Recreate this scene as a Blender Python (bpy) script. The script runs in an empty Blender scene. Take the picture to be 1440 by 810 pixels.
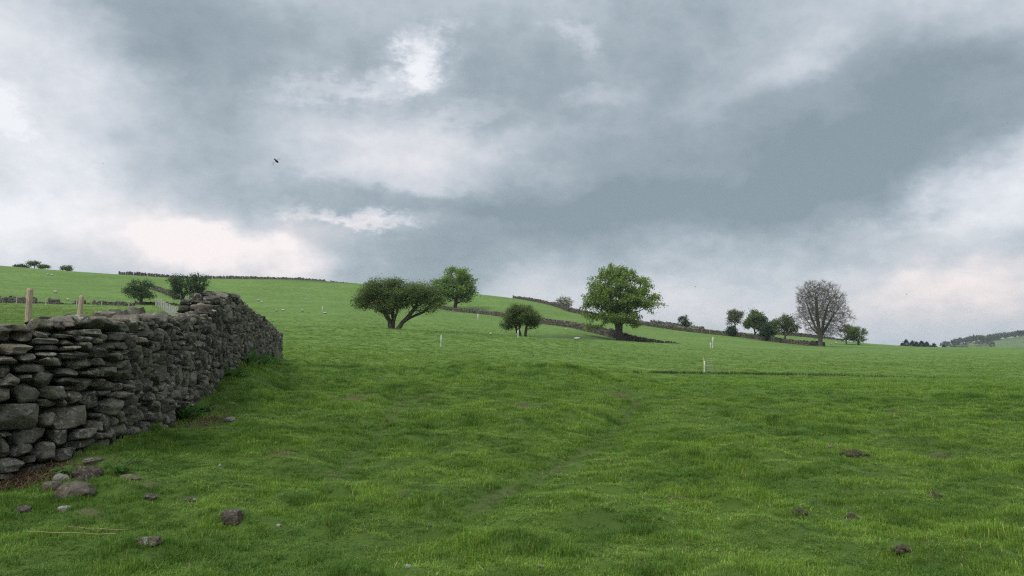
import bpy, math, random
import numpy as np
from mathutils import Vector, Matrix, Euler, Quaternion

R = math.radians
random.seed(7)
rng = np.random.default_rng(11)
C = bpy.context.scene.collection
SC = bpy.context.scene

# ------------------------------------------------------------------ camera
F = 1067.0            # focal length in photo pixels (1440 wide)
EYE = 1.5             # height of the eye above the turf
PITCH = math.atan(75 / F)
cam = bpy.data.cameras.new('camera')
cam.sensor_width = 36.0
cam.lens = 36.0 * F / 1440.0
cam.clip_start = 0.1
cam.clip_end = 12000
cam_o = bpy.data.objects.new('camera', cam)
C.objects.link(cam_o)
cam_o.location = (0, 0, EYE)
cam_o.rotation_euler = (math.pi / 2 + PITCH, 0, 0)
SC.camera = cam_o
SC.view_settings.view_transform = 'Standard'
SC.view_settings.look = 'None'
SC.view_settings.exposure = 0.38
SC.view_settings.gamma = 1.0
SC.render.engine = 'CYCLES'
SC.cycles.use_denoising = False
SC.cycles.pixel_filter_type = 'BLACKMAN_HARRIS'
SC.cycles.filter_width = 1.25
SC.cycles.max_bounces = 6
SC.cycles.diffuse_bounces = 3
SC.cycles.glossy_bounces = 2
SC.cycles.transmission_bounces = 3
SC.cycles.transparent_max_bounces = 6
SC.cycles.volume_bounces = 0
SC.cycles.caustics_reflective = False
SC.cycles.caustics_refractive = False

HAZE = .00013
SUN_AZ, SUN_EL = R(-138), R(48)      # high on the left behind cloud


def ray(u, v):
    """horizontal slope and vertical slope of the sight line through a photo pixel"""
    xc, zc = (u - 720) / F, (405 - v) / F
    cp, sp = math.cos(PITCH), math.sin(PITCH)
    yw, zw = cp - zc * sp, sp + zc * cp
    return xc / yw, zw / yw


def P(u, v, d):
    a, b = ray(u, v)
    return Vector((a * d, d, EYE + b * d))


# ------------------------------------------------------------------ world
def build_world():
    w = bpy.data.worlds.new('World')
    SC.world = w
    w.use_nodes = True
    nt = w.node_tree
    N, L = nt.nodes, nt.links
    N.clear()
    out = N.new('ShaderNodeOutputWorld')

    def math_(op, a, b=None, c=None, clamp=False):
        n = N.new('ShaderNodeMath'); n.operation = op; n.use_clamp = clamp
        for i, x in enumerate((a, b, c)):
            if x is None: continue
            if isinstance(x, (int, float)): n.inputs[i].default_value = x
            else: L.new(x, n.inputs[i])
        return n.outputs[0]

    tc = N.new('ShaderNodeTexCoord')
    sep = N.new('ShaderNodeSeparateXYZ'); L.new(tc.outputs['Generated'], sep.inputs[0])
    az = math_('ARCTAN2', sep.outputs[0], sep.outputs[1])
    el = math_('ARCSINE', sep.outputs[2])
    com = N.new('ShaderNodeCombineXYZ'); L.new(az, com.inputs[0]); L.new(el, com.inputs[1])

    def noise(scale, detail, rough=0.55, zs=2.2, off=0.0):
        m = N.new('ShaderNodeMapping'); m.inputs['Scale'].default_value = (1, 1, zs)
        m.inputs['Location'].default_value = (off, off * .7, off * 1.3)
        L.new(tc.outputs['Generated'], m.inputs[0])
        n = N.new('ShaderNodeTexNoise'); n.inputs['Scale'].default_value = scale
        n.inputs['Detail'].default_value = detail; n.inputs['Roughness'].default_value = rough
        L.new(m.outputs[0], n.inputs['Vector'])
        return n

    def warp(src, n, amt):
        s = N.new('ShaderNodeVectorMath'); s.operation = 'SUBTRACT'
        L.new(n.outputs['Color'], s.inputs[0]); s.inputs[1].default_value = (.5, .5, .5)
        k = N.new('ShaderNodeVectorMath'); k.operation = 'MULTIPLY_ADD'
        L.new(s.outputs[0], k.inputs[0]); k.inputs[1].default_value = (amt, amt * .62, 0)
        L.new(src, k.inputs[2])
        return k.outputs[0]
    soft = warp(com.outputs[0], noise(3.9, 10, .60, 1.55), .30)
    wisp = warp(com.outputs[0], noise(6.0, 12, .72, 1.8, 3.1), .26)

    def blob(src, u, v, ru, rv, rot, acc, amp, edge=0.0):
        """an oval patch of cloud centred on a direction of the sky; edge > 0 makes its rim crisper"""
        a, b = ray(u, v)
        ang = math.atan(a), math.atan2(b, math.sqrt(1 + a * a))
        m = N.new('ShaderNodeMapping'); m.vector_type = 'TEXTURE'
        m.inputs['Location'].default_value = (ang[0], ang[1], 0)
        m.inputs['Rotation'].default_value = (0, 0, R(rot))
        m.inputs['Scale'].default_value = (ru / F, rv / F, 1)
        L.new(src, m.inputs[0])
        ln = N.new('ShaderNodeVectorMath'); ln.operation = 'LENGTH'; L.new(m.outputs[0], ln.inputs[0])
        mr = N.new('ShaderNodeMapRange'); mr.interpolation_type = 'SMOOTHERSTEP'
        L.new(ln.outputs['Value'], mr.inputs[0])
        mr.inputs[1].default_value = edge; mr.inputs[2].default_value = 1.7 - edge * .6
        mr.inputs[3].default_value = 1; mr.inputs[4].default_value = 0
        return math_('MULTIPLY_ADD', mr.outputs[0], amp, acc)

    big = noise(2.1, 5, .5, 2.0, 7.7).outputs['Fac']
    val = math_('MULTIPLY_ADD', big, .34, .32)
    fine = noise(6.5, 12, .62, 1.5, 1.9).outputs['Fac']
    val = math_('ADD', val, math_('MULTIPLY_ADD', fine, .56, -.28))
    lumps = noise(13.0, 6, .60, 1.4, 5.3).outputs['Fac']
    val = math_('ADD', val, math_('MULTIPLY', math_('ABSOLUTE', math_('SUBTRACT', lumps, .5)), -.55))
    val = math_('ADD', val, .05)
    SOFT = [  # u, v, ru, rv, rot, amp, edge
        (10, 110, 130, 190, 12, .30, .2),
        (60, 260, 150, 60, 0, .12, .0),
        (330, 100, 230, 120, -8, -.24, .2),
        (190, 20, 150, 60, 0, -.16, .1),
        (480, 30, 160, 50, 0, -.10, .1),
        (590, 215, 190, 52, -4, .30, .1),
        (700, 190, 80, 26, 0, .10, .2),
        (930, 20, 170, 90, -10, -.20, .2),
        (720, 110, 110, 85, 0, -.22, .2),
        (1010, 240, 400, 115, 10, -.36, .1),
        (860, 300, 260, 50, 4, -.20, .3),
        (560, 282, 200, 22, -6, -.24, .3),
        (1260, 200, 230, 85, 18, -.24, .2),
        (1250, 100, 200, 60, 10, -.10, .1),
        (1130, 70, 120, 26, 18, .18, .1),
        (1400, 10, 110, 40, 10, .14, .0),
        (150, 325, 300, 50, 0, .22, .1),
        (310, 345, 130, 44, -4, .36, .4),
        (600, 362, 230, 40, 0, -.19, .4),
        (1400, 275, 110, 60, 24, .36, .3),
        (1180, 350, 190, 44, 0, .10, .0),
        (1370, 398, 90, 26, 0, .26, .1),
        (1300, 345, 110, 22, 4, -.16, .3),
        (1020, 415, 260, 40, 0, .16, .0),
        (960, 450, 700, 34, 0, .14, .0),
        (100, 385, 300, 24, 0, .12, .0),
    ]
    WISP = [
        (604, 70, 40, 40, 30, .46, .0),
        (560, 100, 70, 26, 30, .30, .0),
        (455, 128, 80, 18, 12, .26, .0),
        (800, 64, 24, 34, 60, .24, .0),
        (850, 142, 40, 16, 10, .14, .0),
        (8, 140, 40, 30, 10, .22, .1),
        (500, 314, 90, 12, -4, .40, .2),
        (650, 165, 70, 20, 10, .16, .0),
    ]
    for u, v, ru, rv, rot, amp, e in SOFT: val = blob(soft, u, v, ru, rv, rot, val, amp, e)
    for u, v, ru, rv, rot, amp, e in WISP: val = blob(wisp, u, v, ru, rv, rot, val, amp, e)
    ramp = N.new('ShaderNodeValToRGB'); L.new(val, ramp.inputs[0])
    cr = ramp.color_ramp
    stops = [(0.0, (.200, .250, .282)), (.25, (.265, .318, .355)), (.5, (.385, .432, .476)),
             (.75, (.535, .562, .604)), (1.0, (.72, .73, .76))]
    cr.elements[0].position, cr.elements[1].position = 0, 1
    for p_, c_ in stops[1:-1]: cr.elements.new(p_)
    for e_, (p_, c_) in zip(cr.elements, stops): e_.position = p_; e_.color = (*c_, 1)
    # warm breaks low in the sky
    warm = 0.0
    for u, v, ru, rv, rot, amp, e in [(300, 345, 190, 60, -4, .7, 0), (500, 316, 110, 26, -4, .7, 0), (1375, 400, 110, 42, 0, .8, 0),
                                      (1220, 335, 90, 40, 0, .4, 0), (600, 215, 160, 60, 0, .25, 0), (860, 440, 900, 60, 0, .25, 0)]:
        warm = blob(soft, u, v, ru, rv, rot, warm, amp, e)
    warm = math_('MULTIPLY', warm, math_('MULTIPLY_ADD', val, 1.6, -.55, clamp=True), clamp=True)
    mixw = N.new('ShaderNodeMix'); mixw.data_type = 'RGBA'; mixw.blend_type = 'MULTIPLY'
    L.new(warm, mixw.inputs['Factor']); L.new(ramp.outputs[0], mixw.inputs['A'])
    mixw.inputs['B'].default_value = (1.16, 1.0, .93, 1)
    # an overcast sky grows brighter towards the zenith
    mr = N.new('ShaderNodeMapRange'); mr.interpolation_type = 'SMOOTHSTEP'
    L.new(el, mr.inputs[0]); mr.inputs[1].default_value = R(18); mr.inputs[2].default_value = R(85)
    mr.inputs[3].default_value = 1.0; mr.inputs[4].default_value = 3.0
    bgc = N.new('ShaderNodeBackground'); L.new(mixw.outputs['Result'], bgc.inputs[0]); L.new(mr.outputs[0], bgc.inputs[1])
    sky = N.new('ShaderNodeTexSky'); sky.sky_type = 'NISHITA'; sky.sun_disc = False
    sky.sun_elevation = SUN_EL; sky.sun_rotation = SUN_AZ
    bgs = N.new('ShaderNodeBackground'); L.new(sky.outputs[0], bgs.inputs[0]); bgs.inputs[1].default_value = .08
    mx = N.new('ShaderNodeMixShader'); mx.inputs[0].default_value = .93
    L.new(bgs.outputs[0], mx.inputs[1]); L.new(bgc.outputs[0], mx.inputs[2])
    L.new(mx.outputs[0], out.inputs[0])
    w.cycles.sampling_method = 'MANUAL'; w.cycles.sample_map_resolution = 512


build_world()
sl = bpy.data.lights.new('sun', 'SUN'); sl.energy = 1.5; sl.angle = R(14); sl.color = (1, .95, .88)
so = bpy.data.objects.new('sun', sl); C.objects.link(so)
sd = Vector((math.sin(SUN_AZ) * math.cos(SUN_EL), math.cos(SUN_AZ) * math.cos(SUN_EL), math.sin(SUN_EL)))
so.rotation_euler = sd.to_track_quat('Z', 'Y').to_euler(); so.location = (0, 0, 60)


# ------------------------------------------------------------------ helpers
def tag(o, label=None, cat=None, group=None, kind=None):
    if label: o['label'] = label
    if cat: o['category'] = cat
    if group: o['group'] = group
    if kind: o['kind'] = kind
    return o


def empty(name, loc, label=None, cat=None, group=None, rz=0.0):
    o = bpy.data.objects.new(name, None); o.empty_display_size = .2
    o.location = loc; o.rotation_euler = (0, 0, rz); C.objects.link(o)
    return tag(o, label, cat, group)


def mesh_np(name, verts, faces, mats=(), smooth=True, fmat=None, attr=None):
    """verts (n,3), faces (m,k) array or list of such arrays"""
    me = bpy.data.meshes.new(name)
    verts = np.asarray(verts, dtype=np.float32)
    fl = [np.asarray(f, dtype=np.int32) for f in (faces if isinstance(faces, list) else [faces]) if len(f)]
    me.vertices.add(len(verts)); me.vertices.foreach_set('co', verts.ravel())
    loops = np.concatenate([f.ravel() for f in fl])
    tot = np.concatenate([np.full(len(f), f.shape[1], dtype=np.int32) for f in fl])
    start = np.concatenate([[0], np.cumsum(tot)[:-1]]).astype(np.int32)
    me.loops.add(len(loops)); me.loops.foreach_set('vertex_index', loops)
    me.polygons.add(len(tot)); me.polygons.foreach_set('loop_start', start)
    try: me.polygons.foreach_set('loop_total', tot)
    except Exception: pass
    me.polygons.foreach_set('use_smooth', np.full(len(tot), smooth, dtype=bool))
    if fmat is not None: me.polygons.foreach_set('material_index', np.asarray(fmat, dtype=np.int32))
    if attr is not None:
        for k, a in attr.items():
            at = me.attributes.new(k, 'FLOAT', 'POINT'); at.data.foreach_set('value', np.asarray(a, dtype=np.float32))
    me.update(calc_edges=True); me.validate()
    for m in mats: me.materials.append(m)
    return me


def obj(name, me, parent=None, loc=None, rot=None, scale=None):
    o = bpy.data.objects.new(name, me); C.objects.link(o)
    if parent is not None: o.parent = parent
    if loc is not None: o.location = loc
    if rot is not None: o.rotation_euler = rot
    if scale is not None: o.scale = scale
    return o


_h = np.random.default_rng(5).random((256, 256))


def vnoise(x, y):
    xi, yi = np.floor(x).astype(int), np.floor(y).astype(int)
    fx, fy = x - xi, y - yi
    fx, fy = fx * fx * (3 - 2 * fx), fy * fy * (3 - 2 * fy)
    a, b = _h[xi & 255, yi & 255], _h[(xi + 1) & 255, yi & 255]
    c, d = _h[xi & 255, (yi + 1) & 255], _h[(xi + 1) & 255, (yi + 1) & 255]
    return (a * (1 - fx) + b * fx) * (1 - fy) + (c * (1 - fx) + d * fx) * fy


def fbm(x, y, o=4, g=.5):
    x, y = np.asarray(x, float), np.asarray(y, float)
    s, a, t = 0, 1, 0
    for i in range(o):
        s = s + a * vnoise(x * 2 ** i + 17.3 * i, y * 2 ** i + 9.1 * i); t += a; a *= g
    return s / t - .5


# ------------------------------------------------------------------ materials
def new_mat(name):
    m = bpy.data.materials.new(name); m.use_nodes = True
    nt = m.node_tree; nt.nodes.clear()
    return m, nt, nt.nodes, nt.links


class G:
    """small node-graph helper"""
    def __init__(s, name):
        s.m, s.nt, s.N, s.L = new_mat(name)
        s.out = s.N.new('ShaderNodeOutputMaterial')
        s.geo = s.N.new('ShaderNodeNewGeometry')
        s.pos = s.geo.outputs['Position']

    def put(s, sock, x):
        if isinstance(x, (int, float)): sock.default_value = x
        elif isinstance(x, tuple): sock.default_value = (*x, 1) if len(sock.default_value) == 4 and len(x) == 3 else x
        else: s.L.new(x, sock)

    def math(s, op, a, b=None, c=None, clamp=False):
        n = s.N.new('ShaderNodeMath'); n.operation = op; n.use_clamp = clamp
        for i, x in enumerate((a, b, c)):
            if x is not None: s.put(n.inputs[i], x)
        return n.outputs[0]

    def map(s, x, a, b, c=0.0, d=1.0):
        n = s.N.new('ShaderNodeMapRange'); n.interpolation_type = 'SMOOTHSTEP'
        s.put(n.inputs[0], x)
        for i, q in enumerate((a, b, c, d)): n.inputs[i + 1].default_value = q
        return n.outputs[0]

    def noise(s, scale, detail=4, rough=.55, vec=None, stretch=None, out='Fac', dist=0):
        v = vec or s.pos
        if stretch:
            mp = s.N.new('ShaderNodeMapping'); mp.inputs['Scale'].default_value = stretch
            s.L.new(v, mp.inputs[0]); v = mp.outputs[0]
        n = s.N.new('ShaderNodeTexNoise'); n.inputs['Scale'].default_value = scale
        n.inputs['Detail'].default_value = detail; n.inputs['Roughness'].default_value = rough
        n.inputs['Distortion'].default_value = dist
        s.L.new(v, n.inputs['Vector']); return n.outputs[out]

    def mix(s, f, a, b, mode='MIX'):
        n = s.N.new('ShaderNodeMix'); n.data_type = 'RGBA'; n.blend_type = mode
        s.put(n.inputs['Factor'], f); s.put(n.inputs['A'], a); s.put(n.inputs['B'], b)
        return n.outputs['Result']

    def attr(s, name):
        n = s.N.new('ShaderNodeAttribute'); n.attribute_name = name; return n.outputs['Fac']

    def bsdf(s, col, rough=.85, normal=None, spec=.3):
        b = s.N.new('ShaderNodeBsdfPrincipled'); s.put(b.inputs['Base Color'], col)
        s.put(b.inputs['Roughness'], rough); b.inputs['Specular IOR Level'].default_value = spec
        if normal is not None: s.L.new(normal, b.inputs['Normal'])
        return b.outputs[0]

    def bump(s, h, strength=.5, dist=.02):
        n = s.N.new('ShaderNodeBump'); n.inputs['Strength'].default_value = strength
        n.inputs['Distance'].default_value = dist; s.L.new(h, n.inputs['Height']); return n.outputs[0]

    def end(s, sh):
        s.L.new(sh, s.out.inputs[0]); return s.m


def leaf_mat(name, c0, c1, trans=.42, rnd=True, nscale=.35):
    g = G(name)
    r = g.attr('tone')
    n = g.noise(nscale, 3, .6)
    f = g.math('MULTIPLY_ADD', r, .6, g.math('MULTIPLY_ADD', n, .9, -.25), clamp=True)
    col = g.mix(f, c0, c1)
    d = g.N.new('ShaderNodeBsdfDiffuse'); g.put(d.inputs[0], col)
    t = g.N.new('ShaderNodeBsdfTranslucent'); g.put(t.inputs[0], col)
    mx = g.N.new('ShaderNodeMixShader'); mx.inputs[0].default_value = trans
    g.L.new(d.outputs[0], mx.inputs[1]); g.L.new(t.outputs[0], mx.inputs[2])
    return g.end(mx.outputs[0])


def field_colour(g):
    """turf colour over the whole field, by place: lush, pale and mossy patches; returns colour socket"""
    a = g.noise(.09, 4, .6, stretch=(1, 1.0, .2))
    spy = g.N.new('ShaderNodeSeparateXYZ'); g.L.new(g.pos, spy.inputs[0])
    tx = g.map(g.math('DIVIDE', spy.outputs[0], g.math('MAXIMUM', spy.outputs[1], 1.0)), .12, .30, 0, 22)
    graz = g.map(g.math('SUBTRACT', g.math('ADD', spy.outputs[1], g.math('MULTIPLY', g.noise(.8, 4, .6), 5)), tx), 27.5, 32)
    b = g.noise(.9, 4, .65)
    c = g.noise(3.4, 3, .6)
    col = g.mix(g.map(a, .35, .68), g.mix(graz, (.084, .160, .022), (.118, .188, .044)), g.mix(graz, (.118, .206, .030), (.146, .228, .058)))
    col = g.mix(g.map(b, .42, .75), col, (.060, .125, .024))
    col = g.mix(g.math('MULTIPLY', g.map(c, .55, .8), .5), col, (.145, .190, .050))
    return col


def mat_ground():
    g = G('turf_ground')
    dist = g.math('POWER', g.math('ADD', 1.0, g.N_len if False else 0.0), 1.0)
    ln = g.N.new('ShaderNodeVectorMath'); ln.operation = 'LENGTH'; g.L.new(g.pos, ln.inputs[0])
    col = field_colour(g)
    fine = g.noise(6.0, 6, .7)
    streak = g.noise(.8, 6, .72, stretch=(.28, 1.0, 1.0))
    blot = g.noise(2.2, 5, .7, stretch=(.5, 1.0, 1.0))
    col = g.mix(g.map(streak, .52, .76, 0, .35), col, (.045, .085, .018))
    col = g.mix(g.map(blot, .58, .74, 0, .6), col, (.040, .075, .018))
    col = g.mix(g.map(g.noise(5.5, 4, .6, stretch=(.6, 1.2, 1)), .60, .78, 0, .5), col, (.17, .23, .06))
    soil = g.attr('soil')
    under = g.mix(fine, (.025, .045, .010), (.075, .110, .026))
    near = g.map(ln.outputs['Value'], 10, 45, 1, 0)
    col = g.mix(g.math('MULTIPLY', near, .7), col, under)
    dirt = g.mix(fine, (.045, .036, .020), (.130, .108, .060))
    col = g.mix(g.math('MULTIPLY', soil, 1.0, clamp=True), col, dirt)
    rough = g.attr('rough')  # rough herbage, plus the bank's shade put into the colour
    col = g.mix(g.math('MULTIPLY', rough, .9, clamp=True), col, g.mix(fine, (.03, .06, .022), (.075, .11, .04)))
    h = g.math('ADD', g.math('MULTIPLY', g.noise(1.8, 6, .65), .5), g.math('MULTIPLY', g.noise(12, 4, .6), .12))
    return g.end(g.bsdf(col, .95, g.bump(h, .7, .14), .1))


def mat_blade():
    g = G('grass_blade')
    oi = g.N.new('ShaderNodeObjectInfo')
    tone = g.attr('tone')
    col = field_colour(g)
    col = g.mix(1.0, col, g.mix(tone, (.45, .50, .5), (1.75, 1.6, 1.5)), 'MULTIPLY')
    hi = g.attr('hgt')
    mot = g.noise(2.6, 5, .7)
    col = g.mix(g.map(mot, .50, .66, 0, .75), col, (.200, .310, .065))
    col = g.mix(g.map(mot, .34, .46, .75, 0), col, (.035, .080, .018))  # dark mottle: darker green patches, also painted shade of hollows between tussocks
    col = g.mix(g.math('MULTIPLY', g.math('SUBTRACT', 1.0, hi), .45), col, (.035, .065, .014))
    col = g.mix(g.map(oi.outputs['Random'], .0, 1.0, .0, .40), col, (.165, .250, .050))
    col = g.mix(g.map(tone, .93, .94, 0, .9), col, (.36, .30, .16))
    col = g.mix(g.map(tone, .0, .6, .40, 0), col, (.055, .120, .030))
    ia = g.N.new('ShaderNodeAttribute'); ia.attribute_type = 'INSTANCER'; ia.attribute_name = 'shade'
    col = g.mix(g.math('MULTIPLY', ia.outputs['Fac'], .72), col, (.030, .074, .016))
    col = g.mix(1.0, col, (1.76, 1.72, 1.28), 'MULTIPLY')
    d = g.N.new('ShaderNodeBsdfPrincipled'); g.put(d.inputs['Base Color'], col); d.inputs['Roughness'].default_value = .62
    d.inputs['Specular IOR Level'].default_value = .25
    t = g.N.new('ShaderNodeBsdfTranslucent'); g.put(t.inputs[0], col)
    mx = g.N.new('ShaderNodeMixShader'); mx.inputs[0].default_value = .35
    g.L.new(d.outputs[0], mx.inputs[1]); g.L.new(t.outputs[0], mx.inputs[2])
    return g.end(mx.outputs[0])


def mat_stone(name, c0=(.054, .049, .037), c1=(.232, .209, .163), moss=.55, lichen=.9):
    g = G(name)
    oi = g.N.new('ShaderNodeObjectInfo')
    r = g.math('FRACT', g.math('ADD', g.math('MULTIPLY', oi.outputs['Random'], 7.31), g.geo.outputs['Random Per Island']))
    n = g.noise(9, 7, .68)
    n2 = g.noise(38, 4, .7)
    col = g.mix(g.math('MULTIPLY_ADD', n, .9, g.math('MULTIPLY_ADD', r, .95, -.45), clamp=True), c0, c1)
    col = g.mix(g.map(r, .72, 1.0, 0, .5), col, (.12, .090, .060))
    col = g.mix(g.map(n2, .50, .72, 0, .8), col, (.27, .255, .22), 'MIX')
    col = g.mix(g.map(g.noise(22, 5, .7), .52, .68, 0, .7), col, (.028, .026, .022), 'MIX')
    # grey-white crustose lichen in spots, more on upper faces
    up = g.N.new('ShaderNodeSeparateXYZ'); g.L.new(g.geo.outputs['Normal'], up.inputs[0])
    li = g.math('MULTIPLY', g.map(g.noise(13, 6, .66, dist=.8), .53, .61), g.map(g.noise(2.8, 3, .5), .42, .62))
    li = g.math('MULTIPLY', li, g.map(up.outputs[2], -.4, .7, .35, 1.0))
    col = g.mix(g.math('MULTIPLY', li, lichen), col, (.42, .42, .37))
    mo = g.math('MULTIPLY', g.map(g.noise(3.3, 4, .6), .50, .68), g.map(up.outputs[2], -.5, .8, .25, 1))
    col = g.mix(g.math('MULTIPLY', mo, moss), col, (.060, .078, .024))
    h = g.math('ADD', g.math('MULTIPLY', n, .8), g.math('MULTIPLY', n2, .35))
    return g.end(g.bsdf(col, .93, g.bump(h, 1.0, .06), .18))


def mat_simple(name, c0, c1, scale=8, rough=.8, bumpd=.01, stretch=None):
    g = G(name)
    n = g.noise(scale, 5, .65, stretch=stretch)
    return g.end(g.bsdf(g.mix(g.map(n, .3, .7), c0, c1), rough, g.bump(n, .6, bumpd)))


M = {}
M['ground'] = mat_ground()
M['blade'] = mat_blade()
M['stone'] = mat_stone('gritstone')
M['stone_far'] = mat_stone('gritstone_far', (.030, .026, .023), (.190, .160, .135), .35, .5)
M['rock'] = mat_stone('field_rock', (.06, .05, .038), (.17, .14, .11), .25, .5)
M['pale_rock'] = mat_stone('pale_rock', (.20, .185, .16), (.42, .39, .35), .05, .6)
M['core'] = mat_simple('wall_core', (.010, .010, .009), (.035, .032, .028), 14, .95, .03)
M['post'] = mat_simple('weathered_post', (.30, .22, .14), (.56, .46, .33), 6, .85, .01, (8, 8, 1))
M['far_post'] = mat_simple('grey_post', (.30, .28, .22), (.55, .52, .44), 3, .85)
M['wire'] = mat_simple('galvanised_wire', (.30, .31, .31), (.42, .43, .43), 20, .5)
M['white_tube'] = mat_simple('tree_guard_plastic', (.40, .45, .40), (.56, .60, .55), 2, .5)
M['stake'] = mat_simple('pale_stake', (.42, .38, .20), (.58, .52, .30), 6, .8)
M['bark'] = mat_simple('bark', (.045, .039, .031), (.120, .105, .084), 5, .95, .03)
M['bark_pale'] = mat_simple('bark_pale', (.085, .075, .060), (.175, .155, .122), 5, .95, .03)
M['soil'] = mat_simple('soil', (.034, .029, .017), (.098, .084, .052), 40, 1.0, .03)
M['fleece'] = mat_simple('fleece', (.36, .34, .29), (.55, .52, .46), 20, .95)
M['face'] = mat_simple('sheep_face', (.05, .045, .04), (.12, .11, .10), 20, .9)
M['dry'] = mat_simple('dry_stalk', (.20, .16, .09), (.34, .28, .17), 25, .9)
M['shell'] = mat_simple('white_scrap', (.62, .58, .52), (.80, .76, .70), 30, .8)
M['haw'] = leaf_mat('hawthorn_leaf', (.095, .150, .046), (.250, .320, .115), .45)
M['haw2'] = leaf_mat('hawthorn_leaf_dark', (.065, .110, .034), (.180, .240, .080), .45)
M['syc'] = leaf_mat('sycamore_leaf', (.105, .185, .034), (.330, .440, .115), .45)
M['syc2'] = leaf_mat('sycamore_leaf_bright', (.100, .190, .034), (.300, .430, .100), .45)
M['pale'] = leaf_mat('young_pale_leaf', (.10, .13, .06), (.24, .27, .14), .45)
M['midg'] = leaf_mat('mid_green_leaf', (.075, .125, .045), (.190, .250, .10), .45)
M['blueg'] = leaf_mat('blue_green_leaf', (.045, .080, .042), (.105, .155, .082), .45)
M['brownl'] = leaf_mat('bronze_leaf', (.100, .095, .050), (.21, .18, .10), .45)
M['conif'] = leaf_mat('conifer_needle', (.012, .026, .018), (.030, .050, .036), .15)
M['wood'] = leaf_mat('far_wood_leaf', (.035, .045, .022), (.11, .125, .060), .2, nscale=.02)
M['dock'] = leaf_mat('dock_leaf', (.045, .105, .025), (.11, .205, .055), .4, nscale=6)
M['rush'] = leaf_mat('rush_blade', (.035, .060, .024), (.080, .110, .048), .25)
M['bracken'] = leaf_mat('dead_bracken', (.060, .036, .024), (.20, .135, .085), .2, nscale=8)
M['straw'] = leaf_mat('withered_blade', (.17, .13, .075), (.38, .31, .19), .2, nscale=6)
g_ = G('insect_body'); M['fly'] = g_.end(g_.bsdf((.035, .008, .010), .4))
g_ = G('insect_wing')
_t = g_.N.new('ShaderNodeBsdfTransparent'); _d = g_.N.new('ShaderNodeBsdfDiffuse'); _d.inputs[0].default_value = (.22, .24, .27, 1)
_m = g_.N.new('ShaderNodeMixShader'); _m.inputs[0].default_value = .30
g_.L.new(_t.outputs[0], _m.inputs[1]); g_.L.new(_d.outputs[0], _m.inputs[2]); M['wing'] = g_.end(_m.outputs[0])

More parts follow.
